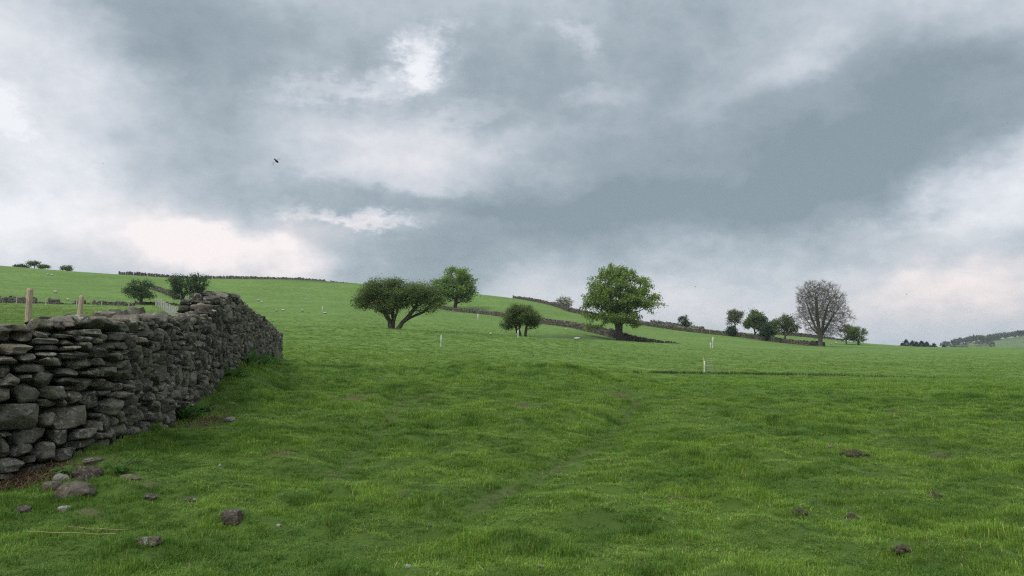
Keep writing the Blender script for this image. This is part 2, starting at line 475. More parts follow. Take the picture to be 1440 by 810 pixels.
# ------------------------------------------------------------------ terrain
# the fall of the land, read along sight lines: for each photo column, (distance, photo row) or (distance, None, height)
COLS = {
    -120: [(3, None, 0), (5, None, .02), (6.5, None, .05), (9, None, .6), (14, None, 1.3), (30, None, 2.1), (60, 442), (100, 424), (120, 417), (150, 402), (200, 384), (260, 366), (320, None, 30), (420, None, 24), (700, None, -5)],
    0: [(3, None, 0), (5, None, 0), (7.6, 690), (9.2, 600), (14, 504), (30, 468), (60, 448), (100, 431), (120, 425.5), (150, 411), (200, 393), (262, 376.5), (320, None, 27), (420, None, 20), (700, None, -10)],
    160: [(3, None, 0), (5, None, 0), (8.9, 632), (14, 528), (30, 480), (60, 458), (100, 438), (122, 430), (150, 420), (200, 405), (275, 388.5), (330, None, 24), (430, None, 15), (700, None, -10)],
    255: [(3, None, 0), (5, None, 0), (9, None, .10), (12.3, 590), (15, 549), (20, 516), (30, 492), (60, 466), (100, 444), (122, 434), (140, 428), (200, 411), (285, 394), (340, None, 23), (440, None, 13), (700, None, -12)],
    345: [(3, None, 0), (5, None, 0), (8, None, .05), (12.5, 585), (19, 515), (30, 497), (60, 478), (80, 468), (100, 458), (120, 450), (150, 437), (200, 418), (292, 395), (350, None, 23), (450, None, 12), (700, None, -12)],
    400: [(3, None, 0), (5, None, 0), (8, None, .05), (13, 588), (20, 537), (28, 515), (37.7, 507), (60, 486), (82, 468), (94, 459.5), (100, 461.5), (112, 456), (150, 439), (200, 420), (292, 395.5), (350, None, 23), (450, None, 12), (700, None, -12)],
    480: [(3, None, 0), (5, None, 0), (8, None, .04), (13, 590), (20, 540), (25, 523), (29, 521.5), (40, 507), (60, 489), (80, 472), (92, 460), (99, 463), (112, 457), (150, 441), (200, 423), (290, 399.5), (350, None, 22), (450, None, 11), (700, None, -12)],
    560: [(3, None, 0), (5, None, 0), (8, None, .03), (13, 591), (20, 543), (25, 524), (29, 523.5), (43, 510), (60, 494), (80, 475), (92, 463.5), (99, 467), (112, 461), (140, 449), (200, 427), (280, 406), (340, None, 21), (440, None, 10), (700, None, -12)],
    640: [(3, None, 0), (5, None, 0), (8, None, .03), (13, 591), (20, 543), (25, 522), (29, 523), (44, 512), (60, 500), (80, 483), (97, 467), (104, 471), (120, 464), (160, 450), (215, 439), (290, 412), (350, None, 19), (450, None, 8), (700, None, -12)],
    733: [(3, None, 0), (5, None, 0), (8, None, .03), (13, 592), (20, 546), (25, 524), (29, 525), (44, 517), (60, 506), (80, 489), (103, 473), (110, 476.5), (130, 468), (185, 454), (232, 432), (282, 421.8), (340, None, 14), (440, None, 3), (700, None, -14)],
    800: [(3, None, 0), (5, None, 0), (8, None, .03), (13, 593), (20, 550), (25, 529), (32, 527), (45, 522), (60, 512), (80, 497), (112, 476.7), (119, 479), (135, 473), (178, 461), (213, 449), (240, 438.5), (262, 434), (320, None, 10), (420, None, 0), (700, None, -14)],
    875: [(3, None, 0), (5, None, 0), (8, None, .02), (13, 598), (20, 556), (28, 538), (45, 527), (60, 518), (80, 504), (110, 488), (142, 479.5), (150, 481), (160, 478), (200, 464), (235, 453.5), (262, 450), (320, None, 5), (420, None, -4), (700, None, -14)],
    950: [(3, None, 0), (5, None, 0), (8, None, .02), (13, 600), (20, 558), (28, 542), (45, 531), (60, 524), (80, 508), (110, 494), (150, 483), (165, 485), (200, 473), (230, 464.5), (262, 458), (330, None, 1), (420, None, -6), (700, None, -14)],
    1050: [(3, None, 0), (5, None, 0), (8, None, 0), (13, 601), (20, 560), (28, 545), (42, 535), (58, 527), (80, 512), (110, 500), (150, 490), (190, 482.5), (225, 475), (250, 470), (280, 468), (340, None, 1), (440, None, -8), (700, None, -14)],
    1155: [(3, None, 0), (5, None, 0), (8, None, 0), (13, 602), (20, 562), (28, 547), (42, 538), (56, 530), (80, 515), (110, 504), (150, 494), (188, 487), (200, 486), (225, 482.5), (260, 477), (290, 476), (340, None, 0), (440, None, -9), (700, None, -14)],
    1240: [(3, None, 0), (5, None, 0), (8, None, 0), (13, 602), (20, 562), (28, 548), (42, 539), (56, 532), (80, 518), (110, 506), (150, 496), (195, 489), (240, 484.3), (280, 486), (340, None, -6), (440, None, -14), (700, None, -17)],
    1330: [(3, None, 0), (5, None, 0), (8, None, 0), (13, 602), (20, 563), (28, 549), (42, 540), (56, 533), (80, 519), (110, 507), (150, 497), (200, 488.3), (240, 490), (300, None, -6), (440, None, -16), (700, None, -20)],
    1440: [(3, None, 0), (5, None, 0), (8, None, 0), (13, 602), (20, 563), (28, 550), (42, 541), (56, 535), (80, 520), (110, 508), (150, 497), (200, 489), (240, 492), (300, None, -8), (440, None, -18), (700, None, -24)],
    1600: [(3, None, 0), (5, None, 0), (8, None, 0), (13, 603), (20, 563), (28, 551), (42, 542), (56, 537), (80, 521), (110, 509), (150, 498), (200, 490), (240, 493), (300, None, -9), (440, None, -20), (700, None, -26)],
}


def pchip(xk, yk, x):
    xk, yk = np.asarray(xk, float), np.asarray(yk, float)
    h = np.diff(xk); dl = np.diff(yk) / h
    m = np.zeros_like(yk); m[0], m[-1] = dl[0], dl[-1]
    for i in range(1, len(xk) - 1):
        if dl[i - 1] * dl[i] > 0:
            w1, w2 = 2 * h[i] + h[i - 1], h[i] + 2 * h[i - 1]
            m[i] = (w1 + w2) / (w1 / dl[i - 1] + w2 / dl[i])
    x = np.clip(x, xk[0], xk[-1])
    i = np.clip(np.searchsorted(xk, x) - 1, 0, len(h) - 1)
    t = (x - xk[i]) / h[i]
    return ((2 * t**3 - 3 * t**2 + 1) * yk[i] + (t**3 - 2 * t**2 + t) * h[i] * m[i]
            + (-2 * t**3 + 3 * t**2) * yk[i + 1] + (t**3 - t**2) * h[i] * m[i + 1])


LD = np.linspace(math.log(1.0), math.log(1500), 500)
cu = sorted(COLS)
TK = np.array([ray(u, 500)[0] for u in cu])
tab = []
for u in cu:
    ds, zs = [1.0], [0.0]
    for e in COLS[u]:
        ds.append(e[0]); zs.append(e[2] if e[1] is None else float(P(u, e[1], e[0]).z))
    ds.append(1500); zs.append(zs[-1] - 14)
    tab.append(pchip(np.log(ds), zs, LD))
tab = np.array(tab)
TG = np.linspace(TK[0], TK[-1], 260)
GRID = np.array([pchip(TK, tab[:, j], TG) for j in range(len(LD))]).T      # (t, depth)
k_ = np.exp(-np.linspace(-2, 2, 9)**2); k_ /= k_.sum()
pad = np.pad(GRID, ((4, 4), (0, 0)), mode='edge')
GRID = sum(k_[i] * pad[i:i + len(TG)] for i in range(9))

WP = [(-9.2, 1.0), (-6.9, 4.4), (-5.16, 7.6), (-4.66, 8.75), (-4.80, 10.1), (-5.42, 13.0), (-6.70, 19.0), (-11.45, 37.9)]
RUTS = [[(470, 668), (505, 630), (540, 600), (560, 575), (566, 552)],
        [(600, 745), (700, 692), (770, 655), (835, 625), (870, 595), (893, 565), (880, 545)]]
SOILP = [(495, 561, 22, 5), (300, 572, 20, 7), (290, 598, 24, 6), (205, 700, 16, 4), (40, 668, 60, 16), (130, 735, 30, 5), (878, 560, 14, 8), (1190, 640, 20, 5),
         (665, 505, 3, 1), (400, 640, 20, 4), (600, 560, 14, 2), (735, 570, 16, 2), (560, 700, 10, 2), (860, 620, 18, 3), (1320, 640, 20, 2), (1000, 560, 14, 2), (1260, 580, 12, 2), (430, 690, 14, 3), (960, 700, 12, 2)]


def base_h(x, y):
    x, y = np.asarray(x, float), np.asarray(y, float)
    r = np.sqrt(x * x + y * y) + 1e-6
    az = np.arctan2(x, y)
    a0, a1 = math.atan(TK[0]), math.atan(TK[-1])

    def look(azc):
        t = np.tan(azc); d = np.log(np.clip(r * np.cos(azc), 1.0, 1499))
        fi = np.clip((t - TG[0]) / (TG[1] - TG[0]), 0, len(TG) - 1.001)
        fj = np.clip((d - LD[0]) / (LD[1] - LD[0]), 0, len(LD) - 1.001)
        i, j = fi.astype(int), fj.astype(int); p, q = fi - i, fj - j
        return (GRID[i, j] * (1 - p) + GRID[i + 1, j] * p) * (1 - q) + (GRID[i, j + 1] * (1 - p) + GRID[i + 1, j + 1] * p) * q
    front = look(np.clip(az, a0, a1))
    back = np.abs(az) > math.pi / 2
    w = np.clip((np.abs(az) - math.pi / 2) / (math.pi / 2), 0, 1) * .5
    w = w * w * (3 - 2 * w) * 2 * .5 + 0 * w
    other = np.where(az < 0, look(np.full_like(r, a1)), look(np.full_like(r, a0)))
    return np.where(back, front * (1 - w) + other * w, front)


def near_seg(x, y, pts):
    best = np.full(np.shape(x), 1e9)
    for (ax, ay), (bx, by) in zip(pts[:-1], pts[1:]):
        dx, dy = bx - ax, by - ay; L2 = dx * dx + dy * dy
        t = np.clip(((x - ax) * dx + (y - ay) * dy) / L2, 0, 1)
        best = np.minimum(best, np.hypot(x - ax - t * dx, y - ay - t * dy))
    return best


def hit_with(u, v, f):
    d = np.exp(np.linspace(math.log(3), math.log(900), 3000))
    a, b = ray(u, v)
    z = f(a * d, d); below = (EYE + b * d) < z
    k = int(np.argmax(below)) if below.any() else len(d) - 1
    return Vector((a * d[k], d[k], float(z[k])))


BROW = [(ray(u, 525)[0] * d, d) for u, d in [(430, 25), (500, 24.6), (560, 24.8), (640, 25.2), (700, 24.6), (757, 25.4), (830, 25.5), (880, 27)]]
rut_w = [[tuple(hit_with(u, v, base_h)[:2]) for u, v in r_] for r_ in RUTS]
soil_w = []
for u, v, ru, rv in SOILP:
    c = hit_with(u, v, base_h); e = hit_with(u, v - rv, base_h)
    soil_w.append((c.x, c.y, max(ru * c.y / F, .12), max(abs(e.y - c.y), .12)))


def H(x, y):
    x, y = np.asarray(x, float), np.asarray(y, float)
    r = np.hypot(x, y)
    z = base_h(x, y)
    f = np.clip(1.2 - r / 260, 0, 1) * (1 - .75 * np.exp(-(near_seg(x, y, WP) / .9)**2))
    z = z + f * (.15 * fbm(x * .45, y * .45, 3) + .22 * np.maximum(fbm(x * .9 + 50, y * .9, 3), 0) + .13 * fbm(x * 2.2, y * 2.2, 3))
    z = z + np.clip(1.3 - r / 60, 0, 1) * .10 * np.maximum(fbm(x * 1.9 + 9, y * 2.6, 2) - .06, 0) * 3
    nb = near_seg(x, y, BROW)
    z = z + .26 * np.exp(-(nb / 1.2)**2) * (.8 + 1.8 * fbm(x * .8, y * .8, 2))
    z = z - .12 * np.exp(-(near_seg(x, y, [(a_, b_ + 4) for a_, b_ in BROW]) / 2.0)**2)
    z = z + np.clip((r - 30) / 60, 0, 1) * f * .35 * fbm(x * .12, y * .2, 3)
    for pts in rut_w:
        z = z - .10 * np.exp(-(near_seg(x, y, pts) / .38)**2)
    return z


def hit(u, v): return hit_with(u, v, H)
def gz(x, y): return float(H(np.array([x]), np.array([y]))[0])


def at(u, d, v=480):
    a, _ = ray(u, v); return Vector((a * d, d, gz(a * d, d)))


def soil_mask(x, y):
    s = np.zeros(np.shape(x))
    for cx, cy, rx, ry in soil_w:
        q = ((x - cx) / rx)**2 + ((y - cy) / ry)**2
        s = np.maximum(s, np.exp(-q * .9) * (1 + 1.8 * fbm(x * 6, y * 6, 3)))
    for pts in rut_w:
        s = np.maximum(s, .45 * np.exp(-(near_seg(x, y, pts) / .10)**2) * (.6 + 2.5 * fbm(x * 1.7, y * 1.7, 3)))
    return np.clip(s, 0, 1)


# painted shade of the bank behind the crest, and strips of darker rough herbage
BANK_SHADE = [[(395, 104), (480, 103), (560, 104), (640, 110), (700, 115), (733, 117), (780, 124), (830, 140), (875, 156)]]
RUSH = [tuple(hit_with(u, v, base_h)[:2]) for u, v in [(890, 526), (950, 526.5), (1000, 527.5), (1080, 528.5), (1160, 530), (1240, 532), (1325, 534)]]
HEATH = [(330, 268), (370, 268), (420, 265), (460, 262)]


def rough_shade_mask(x, y):
    s = .8 * np.exp(-(near_seg(x, y, RUSH) / 1.1)**2)
    for b in BANK_SHADE:
        pts = [(ray(u, 465)[0] * d, d) for u, d in b]
        s = np.maximum(s, 1.25 * np.exp(-(near_seg(x, y, pts) / 4.0)**2))
    hp = [(ray(u, 400)[0] * d, d) for u, d in HEATH]
    s = np.maximum(s, .9 * np.clip(1.3 - near_seg(x, y, hp) / 9, 0, 1))
    return np.clip(s * (1 + fbm(x * .5, y * .5, 3)), 0, 1)


def build_ground():
    az_v = np.linspace(R(-37), R(37), 430)
    az_b = np.linspace(R(37), R(360 - 37), 90)[1:-1]
    az = np.concatenate([az_v, az_b])
    r = np.exp(np.linspace(math.log(.6), math.log(420), 560))
    r = np.concatenate([r, np.exp(np.linspace(math.log(440), math.log(3200), 24))])
    A, RR = np.meshgrid(az, r)
    X, Y = RR * np.sin(A), RR * np.cos(A)
    Z = H(X, Y)
    Z = np.where(RR > 1400, Z - (RR - 1400) * .02, Z)
    n, m = len(r), len(az)
    V = np.stack([X, Y, Z], -1).reshape(-1, 3)
    V = np.vstack([V, [[0, 0, gz(0, .01)]]])
    i, j = np.meshgrid(np.arange(n - 1), np.arange(m), indexing='ij')
    j2 = (j + 1) % m
    q = np.stack([i * m + j, i * m + j2, (i + 1) * m + j2, (i + 1) * m + j], -1).reshape(-1, 4)
    c = len(V) - 1
    tri = np.array([[c, (k + 1) % m, k] for k in range(m)])
    q = q[:, ::-1]; tri = tri[:, ::-1]
    xs, ys = V[:, 0], V[:, 1]
    me = mesh_np('ground', V, [q, tri], [M['ground']], True, None, {'soil': soil_mask(xs, ys), 'rough': rough_shade_mask(xs, ys)})
    o = obj('ground', me)
    nz = me.polygons[0].normal.z
    if nz < 0: me.flip_normals()
    return tag(o, 'green grazed field rising to a hillside', None, None, 'structure')


build_ground()

# ------------------------------------------------------------------ stones
def stone_mesh(name, n, seed, mat, k=5.0, cuts=6, rough=.07, lo=.80, hi=1.10):
    rr = np.random.default_rng(seed)
    lin = np.linspace(-1, 1, n + 1)
    idx, V, Fc = {}, [], []

    def vid(p):
        key = tuple(np.round(p, 5))
        if key not in idx: idx[key] = len(V); V.append(p)
        return idx[key]
    for ax in range(3):
        for sgn in (-1, 1):
            for a in range(n):
                for b in range(n):
                    q = []
                    for (da, db) in ((0, 0), (1, 0), (1, 1), (0, 1)):
                        p = [0, 0, 0]; p[ax] = sgn; p[(ax + 1) % 3] = lin[a + da]; p[(ax + 2) % 3] = lin[b + db]
                        q.append(vid(p))
                    Fc.append(q if sgn > 0 else q[::-1])
    V = np.array(V, float)
    V = V / (np.sum(np.abs(V)**k, axis=1)**(1 / k))[:, None]
    for _ in range(cuts):
        nrm = rr.normal(size=3); nrm /= np.linalg.norm(nrm)
        c = rr.uniform(lo, hi)
        d = V @ nrm - c
        V = V - np.maximum(d, 0)[:, None] * nrm
    for f, a in ((1.3, rough * 1.6), (3.1, rough * .8), (6.5, rough * .35)):
        ph = rr.uniform(0, 6.28, (3, 3)); w = rr.normal(size=(3, 3)) * f
        V = V + a * np.stack([np.sin(V @ w[i] + ph[i, 0]) * np.cos(V @ w[(i + 1) % 3] * .7 + ph[i, 1]) for i in range(3)], -1)
    V /= np.abs(V).max(axis=0)
    return V, np.array(Fc)


ST_HI = [stone_mesh('s', 10, 100 + i, None, k=random.choice([4, 6, 8]), cuts=random.choice([7, 10, 13]), rough=.06, lo=.74, hi=1.04) for i in range(36)]
ST_LO = [stone_mesh('s', 3, 300 + i, None, k=6, cuts=7, rough=.08) for i in range(20)]
ST_MD = [stone_mesh('s', 5, 500 + i, None, k=4.5, cuts=7, rough=.08) for i in range(20)]
hi_me = [mesh_np('stone', v, f, [M['stone']]) for v, f in ST_HI]
md_me = [mesh_np('stone', v, f, [M['stone']]) for v, f in ST_MD]

# plan of the near wall's front face
WPa = np.array(WP)


def densify(pts, n=40):
    out = []
    for i in range(len(pts) - 1):
        p0, p1, p2, p3 = pts[max(i - 1, 0)], pts[i], pts[i + 1], pts[min(i + 2, len(pts) - 1)]
        for t in np.linspace(0, 1, n, endpoint=False):
            out.append(.5 * ((2 * p1) + (p2 - p0) * t + (2 * p0 - 5 * p1 + 4 * p2 - p3) * t * t + (3 * p1 - p0 - 3 * p2 + p3) * t**3))
    out.append(pts[-1]); return np.array(out)


WD = densify(WPa, 30)
WS = np.concatenate([[0], np.cumsum(np.hypot(*np.diff(WD, axis=0).T))])
SL = WS[-1]


def wpt(s):
    return np.array([np.interp(s, WS, WD[:, 0]), np.interp(s, WS, WD[:, 1])])


def wdir(s):
    d = wpt(min(s + .15, SL)) - wpt(max(s - .15, 0)); return d / np.hypot(*d)


def s_of_u(u, v=520):
    t = ray(u, v)[0]
    tt = WD[:, 0] / WD[:, 1]
    k0 = int(np.searchsorted(WD[:, 1], 3.0))
    tt2 = np.maximum.accumulate(tt[k0:])
    return float(np.interp(t, tt2, WS[k0:]))


TOPS = [(-60, 470), (0, 467), (12, 458), (60, 450), (100, 445), (135, 445), (170, 445), (200, 445), (235, 444), (304, 442), (308, 417), (318, 416), (330, 415), (343, 417), (352, 424), (365, 437), (385, 452), (396, 467)]
_ts, _tz = [], []
for u, v in TOPS:
    s = s_of_u(u, v); y = wpt(s)[1]
    _ts.append(s); _tz.append(P(u, v, y).z)
_ts[0], _tz[0] = 0.0, _tz[1] - .05
_ts, _tz = np.array(_ts), np.array(_tz)
order_ = np.argsort(_ts); _ts, _tz = _ts[order_], _tz[order_]


def wtop(s): return float(np.interp(s, _ts, _tz))
def wbase(s):
    p = wpt(s); d = wdir(s); return gz(p[0] + .15 * d[1], p[1] - .15 * d[0])


# stones read one by one off the near stretch: (crop origin row, x0, y0, x1, y1) in 7.2x enlargements
MAN = [(430, b) for b in [
    (20, 200, 280, 375), (-60, 310, 75, 460), (160, 180, 450, 262), (260, 245, 425, 365), (460, 130, 680, 280), (640, 140, 770, 262),
    (420, 250, 630, 322), (690, 100, 930, 250), (890, 90, 1050, 245), (650, 280, 820, 332), (415, 322, 675, 392), (700, 340, 850, 402),
    (780, 240, 890, 300), (860, 290, 1020, 360), (890, 240, 1080, 322), (440, 390, 670, 462), (690, 402, 860, 460), (865, 360, 965, 456),
    (85, 380, 425, 498), (-40, 465, 90, 517), (430, 468, 630, 520), (640, 460, 995, 545), (0, 505, 232, 597), (245, 485, 435, 582),
    (440, 520, 750, 617), (770, 527, 1030, 660), (-40, 560, 45, 682), (20, 592, 185, 722), (200, 585, 540, 682), (1020, 105, 1180, 240),
    (1160, 110, 1310, 262), (1290, 150, 1440, 270), (980, 395, 1145, 517), (1075, 275, 1210, 378), (1010, 320, 1100, 392), (1150, 385, 1230, 482),
    (1210, 262, 1330, 352), (1210, 352, 1300, 442), (1290, 480, 1410, 562), (1140, 482, 1250, 572), (1005, 520, 1120, 612), (1120, 552, 1230, 620),
    (1240, 562, 1390, 640), (620, 630, 855, 722), (870, 660, 980, 717), (350, 645, 620, 830), (30, 675, 245, 815), (245, 700, 345, 772),
    (1030, 622, 1090, 722), (1080, 615, 1190, 722), (1195, 640, 1260, 742), (1255, 640, 1400, 762), (1140, 742, 1260, 850), (1020, 740, 1140, 822)]]
MAN += [(530, b) for b in [
    (625, 5, 840, 98), (835, 5, 1015, 137), (-20, 105, 160, 262), (175, 70, 440, 270), (0, 275, 435, 555), (455, 95, 690, 240), (405, 220, 650, 322),
    (650, 215, 725, 302), (715, 140, 880, 292), (580, 300, 1000, 522), (430, 365, 585, 517), (885, 140, 1150, 370), (1140, 200, 1290, 380), (1100, 138, 1220, 198),
    (1215, 145, 1390, 207), (1290, 210, 1380, 292), (95, 558, 185, 612), (180, 515, 520, 687), (565, 530, 750, 702), (785, 530, 1000, 642), (790, 645, 995, 750),
    (-10, 612, 165, 835), (170, 675, 325, 815), (370, 665, 585, 877), (575, 722, 805, 868), (760, 742, 970, 822), (975, 618, 1150, 785), (1055, 565, 1150, 630),
    (1070, 388, 1190, 560), (1190, 475, 1340, 627), (1232, 340, 1340, 472), (1340, 365, 1430, 500), (990, 370, 1100, 432), (680, 97, 810, 137), (-20, 828, 290, 956), (225, 888, 530, 1062),
    (1000, 435, 1065, 560), (30, 20, 245, 108)]]

CS = .025
NS, NZ = int(SL / CS), 140
Z0 = -.35
occ = np.zeros((NS, NZ), bool)
for i in range(NS):
    s = (i + .5) * CS
    zt, zb = wtop(s), wbase(s) - .08
    occ[i, :max(0, int((zb - Z0) / CS))] = True
    occ[i, max(0, int((zt - .02 - Z0) / CS)):] = True
rects = []   # (s0,s1,z0,z1,manual)
for oy, (x0, y0, x1, y1) in MAN:
    u0, u1, v0, v1 = x0 / 7.2, x1 / 7.2, oy + y0 / 7.2, oy + y1 / 7.2
    vm = (v0 + v1) / 2
    s0, s1 = s_of_u(u0, vm), s_of_u(u1, vm)
    y = wpt((s0 + s1) / 2)[1]
    z1, z0 = P(u0, v0, y).z, P(u0, v1, y).z
    rects.append([s0, s1, z0, z1, True])
    occ[max(0, int((s0 + .01) / CS)):int((s1 - .01) / CS) + 1, max(0, int((z0 + .01 - Z0) / CS)):int((z1 - .01 - Z0) / CS) + 1] = True
rr = np.random.default_rng(21)
for j in range(NZ):
    i = 0
    while i < NS:
        if occ[i, j]: i += 1; continue
        far = min(1.0, max(0, (i * CS - 12) / 20))
        w = int(rr.choice([.12, .20, .28, .38, .52], p=[.12, .28, .30, .2, .1]) * (1 + .35 * far) / CS * rr.uniform(.85, 1.15))
        h = int(rr.choice([.08, .12, .17, .23, .30], p=[.12, .26, .30, .22, .10]) * (1 + .25 * far) / CS * rr.uniform(.85, 1.15))
        w = max(w, 3); h = max(h, 2)
        if w < h * .7: w, h = h, w
        i1 = i
        while i1 < NS and i1 - i < w and not occ[i1, j]: i1 += 1
        j1 = j
        while j1 < NZ and j1 - j < h and not occ[i:i1, j1].any(): j1 += 1
        occ[i:i1, j:j1] = True
        if (i1 - i) * CS >= .06 and (j1 - j) * CS >= .045:
            rects.append([i * CS, i1 * CS, Z0 + j * CS, Z0 + j1 * CS, False])
        i = i1
# the ragged copes along the top
s = s_of_u(196)
while s < SL - .2:
    w = rr.uniform(.18, .42); zt = wtop(s + w / 2)
    rects.append([s, s + w, zt - rr.uniform(.14, .22), zt + rr.uniform(-.05, .03), 'cope'])
    s += w * rr.uniform(.8, 1.0)
s = s_of_u(310)
while s < s_of_u(345):
    w = rr.uniform(.2, .38)
    zt = wtop(s + w / 2)
    rects.append([s, s + w, zt - .07, zt + rr.uniform(.03, .09), 'cope']); s += w * rr.uniform(1.0, 1.7)


def stone_xf(r_):
    s0, s1, z0, z1, man = r_
    sm, zm = (s0 + s1) / 2, (z0 + z1) / 2
    p, d = wpt(sm), wdir(sm)
    nrm = np.array([d[1], -d[0]])             # towards the field
    top = wtop(sm); hb = max(0, zm - wbase(sm))
    dep = rr.uniform(.13, .19)
    off = rr.uniform(-.05, .06) - .05 * hb
    if man == 'cope': dep = rr.uniform(.13, .24); off -= rr.uniform(.0, .22)
    elif z1 > top - .1: dep = .21; off -= .05
    c = p + nrm * (off - dep * .93)
    fat = .965 if man is True else 1.0
    sc = ((s1 - s0) / 2 * fat, dep, (z1 - z0) / 2 * fat * 1.06)
    rz = math.atan2(d[1], d[0]) + rr.normal() * (.05 if man is True else .10)
    tilt = rr.normal() * (.03 if man is True else .09)
    if man == 'cope': tilt = rr.normal() * .2
    return (c[0], c[1], zm), (rr.normal() * .06, tilt, rz), sc


wall = empty('dry_stone_wall', (*wpt(s_of_u(150)), wbase(s_of_u(150))), 'tall dark dry stone wall of stacked rubble running away from the left edge of the photo', 'wall')
wall_inv = Matrix.Translation(wall.location).inverted()
items = []
for r_ in rects:
    loc, rot, sc = stone_xf(r_)
    vis = (loc[1] > 5.5 or True) and (loc[0] / max(loc[1], .1) > -.72) and loc[1] > 3
    foreshort = abs(np.dot(wdir((r_[0] + r_[1]) / 2), np.array([-loc[1], loc[0]]) / math.hypot(loc[0], loc[1])))
    size = sc[0] * (foreshort + .15) * sc[2] / loc[1]**2 if vis else 0
    items.append((size, loc, rot, sc, r_[4]))
items.sort(key=lambda x: -x[0])


def join_stones(name, lst, lib, mat, parent, origin):
    VV, FF, o = [], [], 0
    for loc, rot, sc in lst:
        v, f = random.choice(lib)
        m = np.array(Euler(rot).to_matrix())
        w = (v * np.array(sc)) @ m.T + np.array(loc) - np.array(origin)
        if random.random() < .5: pass
        VV.append(w); FF.append(f + o); o += len(v)
    me = mesh_np(name, np.vstack(VV), np.vstack(FF), [mat], False)
    return obj(name, me, parent)


flips = [(1, 1, 1), (-1, -1, 1), (-1, 1, -1), (1, -1, -1)]
for k, (size, loc, rot, sc, man) in enumerate(items[:300]):
    me = random.choice(hi_me if k < 230 else md_me)
    fl = random.choice(flips)
    o = obj('stone', me, wall, Vector(loc) - wall.location, rot, [a * b for a, b in zip(sc, fl)])
# back skin and infill
back = []
s = .2
while s < SL - .1:
    z = wbase(s) - .05
    w = rr.uniform(.25, .45)
    while z < wtop(s) - .12:
        h = rr.uniform(.12, .26); p, d = wpt(s), wdir(s); nrm = np.array([d[1], -d[0]])
        c = p - nrm * (.62 + rr.uniform(-.03, .03))
        back.append(((c[0], c[1], z + h / 2), (0, rr.normal() * .08, math.atan2(d[1], d[0])), (w / 2 * 1.1, .14, h / 2 * 1.15)))
        z += h
    s += w * .95
# end of the wall
p, d = wpt(SL), wdir(SL); nrm = np.array([d[1], -d[0]])
z = wbase(SL)
while z < wtop(SL) - .1:
    for kx in (.15, .45):
        h = .2; c = p - nrm * kx
        back.append(((c[0], c[1], z + h / 2), (0, 0, math.atan2(d[1], d[0]) + 1.57), (.2, .16, .12)))
    z += .19
rest = [(l, r_, s_) for (_, l, r_, s_, _) in items[300:]] + back
o = join_stones('small_stones', rest, ST_LO + ST_MD[:6], M['stone'], wall, wall.location); o['kind'] = 'stuff'
cv, cf = [], []
ss = np.arange(0, SL, .12)
for i, s in enumerate(ss):
    p, d = wpt(s), wdir(s); nrm = np.array([d[1], -d[0]])
    zb, zt = wbase(s) - .2, wtop(s) - .17
    for off, zz in ((-.24, zb), (-.30, zt), (-.52, zt), (-.52, zb)):
        q = p + nrm * off; cv.append((q[0] - wall.location.x, q[1] - wall.location.y, zz - wall.location.z))
    if i:
        a, b = (i - 1) * 4, i * 4
        for e in range(4): cf.append((a + e, b + e, b + (e + 1) % 4, a + (e + 1) % 4))
obj('rubble_core', mesh_np('rubble_core', cv, np.array(cf), [M['core']], False), wall)


def rock(name, label, u, v, wpx, hpx, mat='rock', group=None, cat='stone', seed=0, rz=None, sink=.40, squash=.75, d=None, k_=3.0, cuts=16):
    wpx, hpx = wpx * .94, hpx * .85
    c = hit(u, v + hpx * .35) if d is None else at(u, d)
    k = c.y / F
    v_, f_ = stone_mesh('r', 9, 900 + seed, None, k=k_, cuts=cuts, rough=.09)
    w, h = wpx * k / 2, hpx * k / 2 * 1.3
    me = mesh_np(name, v_ * np.array([w, w * squash, h]), f_, [M[mat]])
    o = obj(name, me, None, (c.x, c.y, c.z + h * (1 - 2 * sink)), (0, random.uniform(-.08, .08), random.uniform(-.3, .3) if rz is None else rz))
    return tag(o, label, cat, group)


fg = 'stones fallen from the wall'
rock('fallen_stone', 'largest brown boulder lying in the grass at the foot of the wall', 109, 690, 66, 27, 'rock', fg, seed=1, sink=.34)
rock('fallen_stone', 'rounded grey stone tucked behind the left end of the largest fallen boulder', 72, 683, 28, 18, 'rock', fg, seed=2)
rock('fallen_stone', 'tan wedge shaped stone leaning above the largest fallen boulder', 88, 672, 26, 16, 'pale_rock', fg, seed=3)
rock('fallen_stone', 'broad reddish grey stone between the wall foot and the green plants', 122, 664, 46, 24, 'rock', fg, seed=4)
rock('fallen_stone', 'low mossy stone against the wall corner beside the spiky plant', 133, 647, 32, 13, 'stone', fg, seed=5)
rock('fallen_stone', 'flat dark stone sunk in grass right of the fallen boulder', 184, 672, 34, 14, 'rock', fg, seed=6, k_=6, cuts=8)
rock('fallen_stone', 'small rounded grey stone in grass near the bottom left corner', 33, 717, 26, 13, 'rock', fg, seed=7)
rock('fallen_stone', 'small whitish stone in grass below the largest fallen boulder', 91, 715, 19, 10, 'pale_rock', fg, seed=8)
rock('fallen_stone', 'speckled brown stone half hidden in the turf, first right of the boulder', 210, 699, 24, 11, 'rock', fg, seed=9)
rock('fallen_stone', 'low tan stone in the turf below the square grey stone', 208, 760, 38, 12, 'rock', fg, seed=10, k_=5, cuts=10)
rock('fallen_stone', 'square faced grey stone standing proud of the open grass', 328, 726, 34, 20, 'rock', fg, seed=11, sink=.36, k_=9, cuts=4)
rock('fallen_stone', 'flat reddish stone level with the turf left of the square grey stone', 268, 703, 22, 6, 'rock', fg, seed=12)
rock('fallen_stone', 'pale flat stone near the large dock plant at the wall foot', 322, 589, 18, 6, 'pale_rock', fg, seed=13)
rock('fallen_stone', 'dark flat stone above the bare soil beside the dock plant', 325, 568, 14, 5, 'stone', fg, seed=14)
